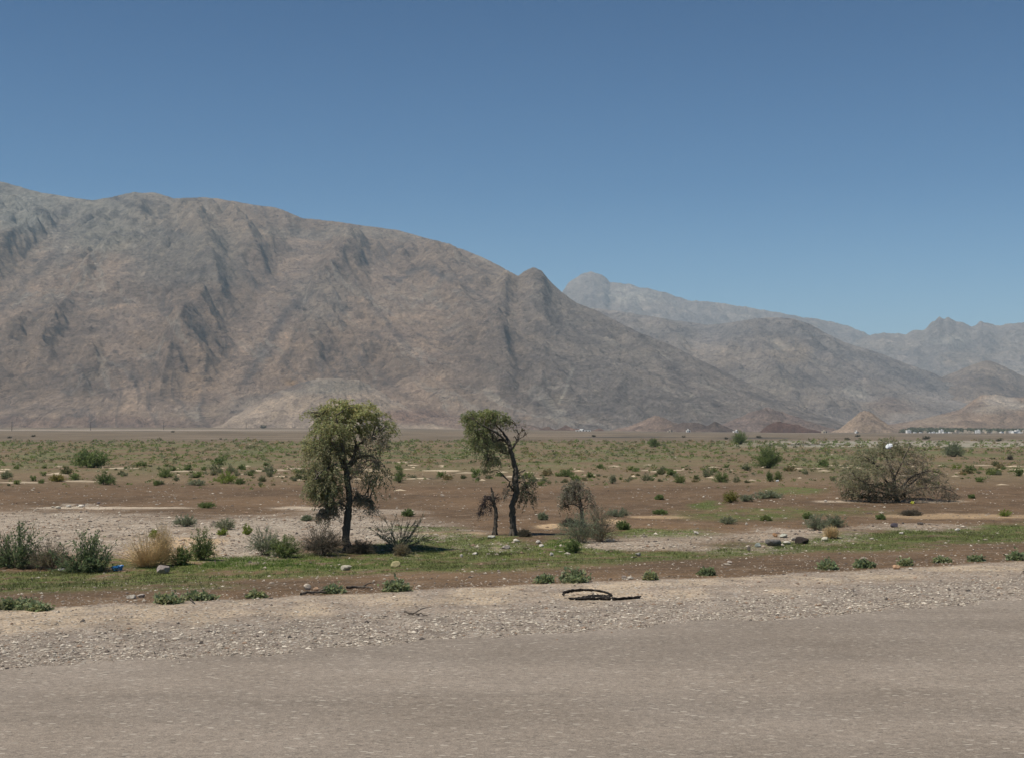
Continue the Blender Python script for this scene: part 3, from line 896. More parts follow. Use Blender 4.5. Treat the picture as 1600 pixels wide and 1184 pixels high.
# spur of pale rubble behind the tall tree
mountain('hill', [(310, 675), (345, 664), (380, 640), (420, 618), (440, 610), (470, 598), (500, 591), (530, 592), (560, 594), (580, 603), (610, 622), (650, 642), (700, 660), (740, 676)],
         1950, 2350, (310, 745), 280, 110, hill_col((.215, .18, .15), (.235, .195, .16), [(500, 604, 80, 12, (.25, .22, .185), .8), (480, 597, 5, 4, DK, .8), (560, 600, 30, 6, (.2, .17, .14), .5), (455, 603, 22, 7, (.13, .09, .08), .6), (430, 618, 14, 6, DK, .5), (650, 650, 60, 12, RED, .7)], 401),
         .9, 130., 61, 1.0, [], M_LOW, rugged=2.2)
LOWH = [
 ([(590, 676), (620, 662), (660, 652), (720, 650), (770, 654), (820, 662), (860, 671), (900, 677)], 2000, 2150, (.135, .105, .09), 71),
 ([(835, 676), (848, 668), (856, 666), (866, 671), (878, 667), (884, 664), (895, 668), (910, 671), (925, 673), (935, 668), (945, 672), (960, 676)], 1850, 1900, (.10, .07, .06), 72),
 ([(930, 678), (960, 671), (985, 665), (1010, 655), (1022, 649), (1035, 652), (1060, 662), (1090, 672), (1110, 678)], 1900, 2050, (.145, .112, .095), 73),
 ([(1020, 678), (1045, 668), (1065, 660), (1085, 660), (1095, 662), (1105, 666), (1117, 658), (1130, 664), (1145, 671), (1160, 678)], 1750, 1850, (.075, .06, .055), 74),
 ([(1080, 678), (1130, 662), (1170, 645), (1200, 636), (1230, 646), (1270, 660), (1310, 672), (1340, 679)], 2000, 2200, (.135, .108, .098), 75),
 ([(1180, 679), (1195, 668), (1205, 660), (1214, 657), (1228, 661), (1245, 663), (1262, 670), (1290, 675), (1310, 680)], 1700, 1800, (.085, .055, .048), 76),
 ([(1285, 680), (1310, 670), (1330, 655), (1345, 643), (1352, 641), (1362, 645), (1378, 657), (1395, 668), (1420, 680)], 1950, 2080, (.20, .158, .125), 77),
]
for pr, ft, cr, cc, sd_ in LOWH:
    x0, x1 = pr[0][0], pr[-1][0]
    mountain('hill', pr, ft, cr, (x0, x1), max(60, (x1 - x0) // 2), 40, hill_col(cc, tuple(v * 1.25 for v in cc), [], sd_ + 400), 1.6, 70., sd_, 1.0, [], M_LOW, octv=4, rugged=1.8, back=1.8)

# ------------------------------------------------------------------ vegetation generators
def jitter_cols(rng, n, base, var=.25, yell=.15):
    b = np.array(base)[None, :] * 1.5 * (1 + rng.uniform(-var, var, (n, 1)))
    b = b * (1 + rng.uniform(-yell, yell, (n, 3)) * np.array([1, .5, 1]))
    return np.clip(b, .005, 1)

def weep(gl, gt, cen, rad, ntw, nl, L, droop, lc, tc, rng, LL=.085, LW=.030, up=.25, r=.005):
    """a clump of drooping leafy twigs"""
    d = rng.normal(size=(ntw, 3)); d /= np.linalg.norm(d, axis=1)[:, None]
    q = rng.uniform(0, 1, (ntw, 1)) ** .6 * np.where(rng.uniform(size=(ntw, 1)) < .12, 1.45, 1)
    st = cen + d * q * rad * .92
    out = d * np.array([1, 1, .4]) + np.array([0, 0, up]) + rng.normal(size=(ntw, 3)) * .35
    out /= np.linalg.norm(out, axis=1)[:, None]
    Ls = L * rng.uniform(.5, 1.3, (ntw, 1))
    t = np.linspace(0, 1, 5)
    pt = st[:, None, :] + out[:, None, :] * (Ls[:, None] * t[None, :, None]) * .8
    pt[:, :, 2] -= droop * Ls * t[None, :] ** 1.7
    pt += rng.normal(size=pt.shape) * .015 * (t[None, :, None] > 0)
    thin(gt, pt, r, r * .35, jitter_cols(rng, ntw * 15, tc, .2, .05)[:ntw * 15])
    n = ntw * nl
    if n == 0:
        return
    k = np.repeat(np.arange(ntw), nl)
    tt = rng.uniform(.05, 1, n) * 4
    i0 = np.minimum(tt.astype(int), 3); fr = (tt - i0)[:, None]
    a = pt[k, i0]; b = pt[k, i0 + 1]
    c = a * (1 - fr) + b * fr + rng.normal(size=(n, 3)) * .03
    dd = (b - a) / (np.linalg.norm(b - a, axis=1)[:, None] + 1e-6) + rng.normal(size=(n, 3)) * .8
    shade = 1
    leaves(gl, c, dd, LL * rng.uniform(.6, 1.3, n), LW * rng.uniform(.6, 1.3, n), rng, jitter_cols(rng, n, lc))

def bushy(gl, gt, w, dpt, h, nst, nl, lc, tc, rng, LL=.05, LW=.02, spread=1.0, t0=.3, curve=.2, r=.006, nbr=3, side=.35, flat_=0.0, ragged=.25):
    """shrub: stems rising from the base to an ellipsoid w x dpt x h, side shoots, leaves along the outer part"""
    aa = rng.uniform(0, 2 * np.pi, nst)
    e = np.arcsin(np.clip(rng.uniform(0, 1, nst) ** (1.0 / spread), 0, 1))
    rr = rng.uniform(1 - ragged, 1 + ragged * .5, nst) * np.where(rng.uniform(size=nst) < .3, rng.uniform(.45, .9, nst), 1)
    tip = np.stack([np.cos(aa) * np.cos(e) * w / 2, np.sin(aa) * np.cos(e) * dpt / 2, np.sin(e) * h * (1 - flat_) + .05 * h], 1) * rr[:, None]
    base = np.stack([np.cos(aa), np.sin(aa), 0 * aa], 1) * rng.uniform(0, .09, (nst, 1)) * w
    t = np.linspace(0, 1, 5)
    pt = base[:, None] + (tip - base)[:, None] * t[None, :, None]
    pt[:, :, 2] += curve * h * (np.sin(t * np.pi))[None, :] * .6
    pt += rng.normal(size=pt.shape) * .02 * h * t[None, :, None]
    thin(gt, pt, r, r * .4, jitter_cols(rng, nst * 15, tc, .2, .05))
    allp = [pt]
    if nbr:
        k = np.repeat(np.arange(nst), nbr); n = len(k)
        i0 = rng.integers(1, 4, n)
        st = pt[k, i0]
        dr = (pt[k, i0 + 1] - st); dr /= np.linalg.norm(dr, axis=1)[:, None] + 1e-6
        dr = dr + rng.normal(size=(n, 3)) * .6 + np.array([0, 0, .25]); dr /= np.linalg.norm(dr, axis=1)[:, None]
        L = side * h * rng.uniform(.5, 1.2, (n, 1))
        pb = st[:, None] + dr[:, None] * (L[:, None] * t[None, :, None])
        pb[:, :, 2] = np.maximum(pb[:, :, 2], .01)
        thin(gt, pb, r * .6, r * .3, jitter_cols(rng, n * 15, tc, .2, .05))
        allp.append(pb)
    pp = np.concatenate(allp)
    if nl:
        n = len(pp) * nl
        k = np.repeat(np.arange(len(pp)), nl)
        lo = np.where(k < nst, t0, .05)
        tt = (lo + (1 - lo) * rng.uniform(0, 1, n)) * 3.999
        i0 = tt.astype(int); fr = (tt - i0)[:, None]
        a = pp[k, i0]; b = pp[k, i0 + 1]
        c = a * (1 - fr) + b * fr + rng.normal(size=(n, 3)) * LL * .35
        c[:, 2] = np.maximum(c[:, 2], .01)
        dd = (b - a) / (np.linalg.norm(b - a, axis=1)[:, None] + 1e-6) + rng.normal(size=(n, 3)) * .55 + np.array([0, 0, .2])
        leaves(gl, c, dd, LL * rng.uniform(.6, 1.3, n), LW * rng.uniform(.6, 1.3, n), rng, jitter_cols(rng, n, lc))

# ------------------------------------------------------------------ trees
def tree(name, base_px, label, trunk, limbs, clumps, lc, tc, seed, trunk_r, twr=.005, dens=1.0, cat='tree'):
    """trunk / limbs: lists of (px, py, radius[, depth offset]); clumps: (px, py, rx, ry, yoff, n_twigs, n_leaves, L, droop, leafcol or None)"""
    rng = np.random.default_rng(seed)
    b = g1(*base_px); D = b[1]
    root = empty(name, b, label, cat)
    sc = D / F
    def W(px, py, yo=0.0):
        return P(px, py, D + yo) - b
    g = Geo()
    pts = np.array([W(p[0], p[1], p[3] if len(p) > 3 else 0) for p in trunk]); rad = np.array([p[2] for p in trunk])
    pts[0][2] -= .12
    cp = catmull(pts, 7); cr = np.interp(np.linspace(0, len(rad) - 1, len(cp)), np.arange(len(rad)), rad)
    cp[1:-1] += rng.normal(size=cp[1:-1].shape) * .012
    tube(g, cp, cr, 10, .18, rng)
    # root flare
    for q in range(5):
        a = q * 1.26 + rng.uniform(-.3, .3)
        o = np.array([math.cos(a), math.sin(a), 0])
        tube(g, [pts[0] + np.array([0, 0, .35]) + o * rad[0] * .4, pts[0] + np.array([0, 0, .17]) + o * rad[0] * 1.0, pts[0] + o * rad[0] * 2.0], [rad[0] * .5, rad[0] * .4, rad[0] * .15], 6, .1, rng)
    link('trunk', g.mesh('trunk', BARK, True), root)
    skel = [cp]
    for lb in limbs:
        g = Geo()
        q = np.array([W(p[0], p[1], p[3] if len(p) > 3 else 0) for p in lb]); r = np.array([p[2] for p in lb])
        cq = catmull(q, 6); c2 = np.interp(np.linspace(0, len(r) - 1, len(cq)), np.arange(len(r)), r)
        cq[1:] += rng.normal(size=cq[1:].shape) * .015
        tube(g, cq, c2, 7, .15, rng)
        link('limb', g.mesh('limb', BARK, True), root)
        skel.append(cq)
    S = np.vstack(skel)
    gl = Geo(); gt = Geo()
    for (cx, cy, rx, ry, yo, ntw, nl, L, dr, cc) in clumps:
        cen = W(cx, cy, yo)
        R = np.array([rx * sc, (rx + ry) * .55 * sc, ry * sc])
        # sub-branches from the skeleton into the clump
        for _ in range(3):
            e = cen + rng.normal(size=3) * R * .35
            d = np.linalg.norm(S - e, axis=1) + np.maximum(0, S[:, 2] - e[2]) * .8
            s0 = S[d.argmin()]
            mid = (s0 + e) / 2 + np.array([0, 0, .12 * np.linalg.norm(e - s0)]) + rng.normal(size=3) * .06
            cc2 = catmull([s0, mid, e], 4)
            tube(gt, cc2, np.linspace(.022, .008, len(cc2)), 5, .1, rng, np.array(tc))
        c_ = cc if cc is not None else lc
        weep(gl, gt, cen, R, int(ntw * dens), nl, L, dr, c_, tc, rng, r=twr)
    link('twigs', gt.mesh('twigs', TWIG), root)
    link('crown', gl.mesh('crown', LEAF), root)
    return root

GT = (.205, .215, .105); GD = (.178, .182, .100); BR = (.195, .175, .130); YG = (.245, .255, .112)
tree('tree', (543, 862), 'tall drooping tree with a round green crown, leftmost and fullest of the trees',
     [(543, 862, .16), (541, 835, .125), (544, 800, .115), (545, 770, .105), (542, 742, .10), (541, 728, .085)],
     [[(541, 735, .08), (530, 710, .06), (518, 690, .045), (505, 665, .03), (500, 645, .012)], [(542, 735, .08), (553, 712, .06, .1), (556, 690, .05, .2), (545, 660, .03, .3), (540, 632, .012, .2)],
      [(554, 705, .05, .1), (566, 690, .04, -.1), (585, 678, .028, -.3), (603, 665, .012, -.4)], [(543, 732, .06), (525, 725, .05, -.4), (505, 735, .035, -.7), (490, 750, .015, -.9)],
      [(545, 730, .06), (560, 715, .05, .5), (580, 712, .03, .8), (592, 725, .012, 1.0)], [(543, 795, .035), (530, 785, .03, -.2), (515, 790, .02, -.3), (505, 800, .01, -.4)],
      [(544, 790, .035), (560, 775, .03, .1), (575, 775, .02, .2), (583, 785, .01, .2)], [(541, 728, .07), (535, 700, .055, -.4), (528, 672, .04, -.6), (525, 645, .015, -.7)]],
     [(535, 636, 24, 14, 0, 60, 34, .40, .5, YG), (512, 648, 20, 13, .3, 50, 32, .42, .6, GT), (565, 643, 24, 14, -.2, 60, 32, .42, .5, YG), (590, 658, 18, 16, .1, 42, 24, .42, .6, GT),
      (500, 672, 17, 16, -.3, 50, 30, .45, .8, GT), (527, 668, 24, 18, -.7, 70, 30, .42, .6, GT), (555, 672, 26, 18, .6, 60, 28, .42, .6, GT), (585, 686, 20, 14, -.4, 30, 18, .40, .8, BR),
      (497, 700, 14, 18, .2, 46, 30, .50, .9, GD), (515, 705, 20, 20, -.6, 60, 30, .48, .9, GD), (535, 700, 22, 20, .8, 50, 28, .45, .8, GD), (575, 712, 20, 18, .2, 40, 16, .50, 1.1, BR), (560, 735, 16, 18, .9, 24, 14, .5, 1.1, BR),
      (500, 732, 17, 16, -.2, 52, 30, .48, .9, GD), (497, 757, 15, 13, -.4, 85, 30, .42, .9, GD), (505, 770, 15, 10, -.3, 75, 28, .36, .9, GD), (520, 762, 14, 9, .2, 36, 24, .36, .9, GD), (492, 742, 10, 14, .1, 34, 26, .4, .9, GD), (486, 700, 9, 20, .2, 22, 24, .4, .9, GT), (600, 690, 12, 14, .2, 20, 14, .4, .7, GT), (520, 745, 17, 16, -.7, 44, 28, .46, .9, GD), (595, 735, 12, 16, .4, 28, 18, .46, 1.1, GD), (580, 748, 12, 14, .2, 22, 18, .4, 1.1, GD),
      (605, 668, 12, 16, -.2, 20, 16, .4, .7, GT), (540, 655, 34, 22, 0, 60, 24, .4, .5, GT), (487, 648, 9, 14, 0, 8, 10, .4, .4, GT),
      (512, 795, 15, 10, -.2, 50, 22, .32, .9, BR), (505, 806, 12, 7, -.3, 26, 18, .26, .9, BR), (530, 787, 10, 9, -.2, 16, 14, .3, .9, BR), (568, 780, 15, 8, .1, 44, 20, .3, 1.0, BR), (578, 790, 8, 8, .1, 16, 16, .3, 1.1, BR), (553, 770, 8, 10, 0, 12, 14, .3, 1.0, BR)],
     GT, (.085, .07, .055), 101, .16, dens=1.35)

tree('tree', (802, 836), 'crooked tree whose green crown hangs out to the left of its tall bare trunk',
     [(802, 836, .15), (801, 815, .115), (801, 790, .11), (807, 770, .115), (805, 750, .12), (806, 738, .10), (803, 722, .085), (798, 703, .08), (796, 692, .07)],
     [[(797, 696, .06), (788, 687, .05), (778, 688, .035), (768, 690, .015)], [(796, 692, .065), (790, 680, .05, .1), (780, 668, .035, .3), (765, 655, .012, .4)], [(790, 688, .045), (775, 676, .035, -.4), (755, 664, .025, -.6), (738, 655, .01, -.7)],
      [(800, 701, .045), (806, 690, .03), (812, 678, .018), (816, 665, .008)], [(804, 695, .03), (814, 684, .018, -.2), (822, 678, .008, -.3)], [(808, 689, .02), (809, 678, .012, .2), (806, 664, .006, .2)],
      [(802, 765, .045), (797, 758, .035, -.2), (795, 750, .015, -.3)], [(805, 774, .04), (813, 768, .025, .1), (819, 764, .015, .2), (824, 762, .008, .2)], [(804, 741, .03), (810, 737, .02), (812, 733, .01)],
      [(798, 708, .035), (790, 708, .02), (783, 706, .01)], [(772, 676, .025, -.4), (764, 690, .018, -.5), (762, 715, .01, -.5)]],
     [(735, 650, 12, 9, -.4, 40, 30, .36, .9, GT), (741, 662, 12, 12, .3, 34, 28, .4, 1.0, GT), (742, 690, 9, 14, .2, 24, 24, .38, 1.1, GT), (752, 652, 15, 11, .2, 46, 30, .38, .8, YG), (775, 653, 16, 11, 0, 48, 28, .38, .7, GT), (790, 655, 9, 12, .2, 16, 18, .35, .9, GT), (763, 645, 18, 6, -.2, 34, 26, .3, .6, YG),
      (748, 675, 12, 14, -.5, 46, 30, .42, 1.0, GT), (765, 676, 15, 14, .3, 52, 28, .42, 1.0, GD), (756, 695, 11, 12, -.4, 34, 26, .40, 1.1, GD), (738, 675, 8, 12, 0, 18, 20, .4, 1.0, GT), (734, 695, 5, 9, 0, 7, 14, .35, 1.1, GT),
      (761, 716, 5, 14, -.4, 20, 24, .30, 1.2, GD), (773, 720, 5, 14, -.5, 20, 24, .30, 1.2, GD), (758, 735, 4, 5, -.4, 10, 18, .2, 1.2, GD), (782, 700, 9, 10, .1, 18, 20, .36, 1.1, GD), (778, 690, 10, 10, .3, 20, 20, .4, 1.1, GD),
      (800, 666, 8, 14, 0, 10, 10, .35, .5, BR), (815, 666, 9, 12, 0, 16, 2, .34, .1, BR), (820, 678, 8, 8, -.1, 10, 2, .3, .1, BR),
      (822, 758, 14, 12, .2, 34, 20, .4, 1.1, (.10, .10, .062)), (823, 775, 11, 12, .2, 28, 20, .34, 1.2, (.10, .10, .062)), (815, 745, 8, 10, .1, 14, 14, .3, .9, BR), (796, 762, 7, 9, -.3, 12, 10, .28, .8, BR), (790, 768, 4, 6, 0, 6, 8, .22, .9, BR)],
     GT, (.085, .07, .055), 102, .15, dens=1.05)

tree('dead_tree', (773, 835), 'short dead tree with one dark drooping side branch beside the crooked tree',
     [(773, 835, .085), (774, 818, .075), (775, 800, .068), (771, 782, .06), (769, 768, .045), (768, 761, .02)],
     [[(771, 786, .03), (765, 778, .025), (757, 782, .02), (752, 795, .012), (749, 806, .01)], [(771, 780, .02), (776, 774, .012), (778, 770, .006)]],
     [(761, 776, 7, 6, 0, 22, 10, .26, 1.0, (.05, .042, .04)), (756, 788, 6, 8, 0, 26, 12, .26, 1.2, (.05, .042, .04)), (750, 799, 2.5, 5, 0, 12, 10, .16, 1.2, (.035, .03, .03)), (765, 785, 6, 10, .1, 14, 6, .3, 1.2, (.06, .05, .045)),
      (777, 778, 4, 8, 0, 14, 5, .22, .9, (.07, .06, .05))],
     BR, (.035, .028, .028), 103, .08, cat='tree')
tree('tree', (911, 822), 'small umbrella shaped tree with thin grey brown foliage right of the crooked tree',
     [(911, 822, .09), (909, 805, .08), (907, 788, .072), (905, 772, .06), (902, 757, .03)],
     [[(906, 780, .035), (896, 768, .025), (886, 772, .01)], [(905, 772, .035), (914, 764, .02, .2), (922, 772, .01, .3)], [(903, 762, .025), (895, 755, .015, .3), (888, 758, .008, .4)]],
     [(890, 762, 10, 7, 0, 40, 20, .34, .8, BR), (902, 756, 9, 6, .2, 36, 18, .32, .7, BR), (884, 776, 8, 10, -.3, 40, 18, .36, 1.1, BR), (895, 775, 10, 9, .5, 36, 16, .34, 1.0, (.075, .07, .05)), (913, 768, 9, 9, -.2, 24, 12, .34, 1.0, BR),
      (921, 780, 8, 10, .1, 22, 9, .36, 1.1, BR), (928, 787, 4, 6, .1, 8, 6, .26, 1.1, BR), (882, 790, 5, 5, -.3, 14, 12, .24, 1.1, (.06, .06, .04))],
     (.20, .20, .13), (.13, .11, .085), 104, .09, dens=1.5)

# sprawling thorn bush on the right
sg = (.20, .195, .115); sb = (.20, .172, .12)
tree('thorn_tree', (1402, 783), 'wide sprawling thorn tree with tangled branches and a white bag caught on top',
     [(1402, 786, .14), (1400, 770, .12), (1397, 752, .10), (1394, 738, .08)],
     [[(1400, 768, .09), (1380, 745, .06, -.5), (1365, 722, .04, -.7), (1350, 712, .015, -.8)], [(1397, 752, .08), (1390, 725, .06, .3), (1380, 700, .03, .5), (1385, 685, .01, .5)], [(1402, 768, .08), (1425, 745, .05, .4), (1455, 735, .03, .6), (1480, 742, .012, .7)],
      [(1402, 775, .07), (1440, 762, .05, -.4), (1475, 762, .03, -.5), (1500, 775, .012, -.5)], [(1400, 775, .07), (1360, 765, .05, .4), (1330, 760, .03, .5), (1312, 755, .012, .5)], [(1397, 748, .06), (1410, 720, .04, -.4), (1420, 700, .02, -.6), (1425, 690, .01, -.6)],
      [(1400, 770, .06), (1370, 760, .045, -1.2), (1345, 750, .025, -1.6), (1330, 735, .01, -1.8)], [(1402, 770, .06), (1430, 750, .045, 1.4), (1450, 730, .02, 2.0)]],
     [(1388, 694, 17, 9, .2, 40, 20, .5, .3, sg), (1370, 706, 26, 12, -.5, 60, 20, .55, .4, sg), (1410, 706, 22, 12, .4, 55, 20, .55, .4, sg), (1345, 718, 22, 12, .2, 50, 20, .5, .5, sg), (1435, 720, 20, 13, -.2, 46, 18, .5, .5, sb),
      (1328, 736, 16, 14, -.4, 46, 22, .5, .6, sg), (1360, 735, 26, 15, -1.4, 80, 20, .55, .6, sg), (1395, 728, 28, 15, -1.2, 70, 18, .55, .5, sb), (1430, 745, 26, 15, .8, 60, 16, .55, .6, sb), (1460, 745, 20, 14, .2, 44, 14, .5, .6, sb),
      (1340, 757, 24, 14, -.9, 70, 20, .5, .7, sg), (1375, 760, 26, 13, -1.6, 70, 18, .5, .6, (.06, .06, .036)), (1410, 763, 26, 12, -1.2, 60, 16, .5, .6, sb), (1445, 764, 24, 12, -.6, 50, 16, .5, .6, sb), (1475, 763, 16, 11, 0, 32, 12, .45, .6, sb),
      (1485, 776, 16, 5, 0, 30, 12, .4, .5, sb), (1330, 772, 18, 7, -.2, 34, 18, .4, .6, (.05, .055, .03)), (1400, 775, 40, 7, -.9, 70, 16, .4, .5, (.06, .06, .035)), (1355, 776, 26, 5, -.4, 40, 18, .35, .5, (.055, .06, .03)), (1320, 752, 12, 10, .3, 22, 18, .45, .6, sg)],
     sg, (.12, .10, .075), 105, .14, twr=.006, dens=2.2)

# ------------------------------------------------------------------ shrubs placed one by one
def shrub(name, px, py, w_px, h_px, label, cat, kind, seed, group=None):
    rng = np.random.default_rng(seed)
    b = g1(px, py); sc = b[1] / F
    w, h = w_px * sc * (1.22 if kind != 'creep' else 1.0), h_px * sc * (1.18 if kind != 'creep' else .85)
    root = empty(name, b, label, cat, group)
    gl = Geo(); gt = Geo()
    K = dict(
        milk=dict(nst=70, nl=14, lc=(.115, .145, .07), tc=(.075, .08, .05), LL=.085, LW=.034, spread=.85, t0=.2, curve=.02, r=.011, nbr=3, side=.28),
        open_=dict(nst=30, nl=9, lc=(.13, .155, .085), tc=(.10, .10, .065), LL=.06, LW=.02, spread=1.3, t0=.3, curve=.02, r=.012, nbr=5, side=.38),
        grey=dict(nst=80, nl=12, lc=(.17, .19, .12), tc=(.09, .08, .06), LL=.045, LW=.018, spread=1.2, t0=.45, curve=.25, r=.005, nbr=4, side=.3),
        green=dict(nst=70, nl=14, lc=(.13, .165, .06), tc=(.06, .06, .035), LL=.055, LW=.02, spread=1.3, t0=.35, curve=.15, r=.005, nbr=4, side=.3),
        bright=dict(nst=36, nl=14, lc=(.16, .20, .04), tc=(.08, .08, .04), LL=.05, LW=.02, spread=1.6, t0=.3, curve=.1, r=.005, nbr=2, side=.25),
        brown=dict(nst=80, nl=9, lc=(.16, .14, .085), tc=(.12, .10, .075), LL=.045, LW=.014, spread=1.2, t0=.2, curve=.2, r=.006, nbr=6, side=.35),
        dead=dict(nst=110, nl=8, lc=(.09, .08, .055), tc=(.085, .07, .055), LL=.04, LW=.013, spread=1.0, t0=.2, curve=.3, r=.008, nbr=7, side=.4),
        straw=dict(nst=900, nl=2, lc=(.36, .26, .13), tc=(.34, .25, .135), LL=.05, LW=.012, spread=1.7, t0=.7, curve=.05, r=.0045, nbr=0, side=.2, ragged=.5),
        creep=dict(nst=50, nl=5, lc=(.175, .20, .105), tc=(.14, .14, .08), LL=.085, LW=.05, spread=.7, t0=.15, curve=.3, r=.004, nbr=3, side=.6, flat_=.25, ragged=.6),
        olive=dict(nst=50, nl=14, lc=(.16, .15, .04), tc=(.08, .07, .04), LL=.08, LW=.03, spread=1.2, t0=.3, curve=.2, r=.006, nbr=3, side=.3),
    )[kind]
    if b[1] > 70:      # large leafy domes out in the belt
        K['LL'] *= max(1, w / 1.3); K['LW'] *= max(1, w / 1.3); K['nst'] = int(K['nst'] * (1.6 if w > 2.4 else 1.0)); K['r'] *= max(1, w / 2.2)
    bushy(gl, gt, w, w * .8, h, K['nst'], K['nl'], K['lc'], K['tc'], rng, **{k: v for k, v in K.items() if k not in ('nst', 'nl', 'lc', 'tc')})
    if kind in ('straw',):
        link('blades', gt.mesh('blades', TWIG), root); link('seed_heads', gl.mesh('seed_heads', TWIG), root)
    else:
        link('stems', gt.mesh('stems', TWIG), root); link('foliage', gl.mesh('foliage', LEAF), root)
    return root

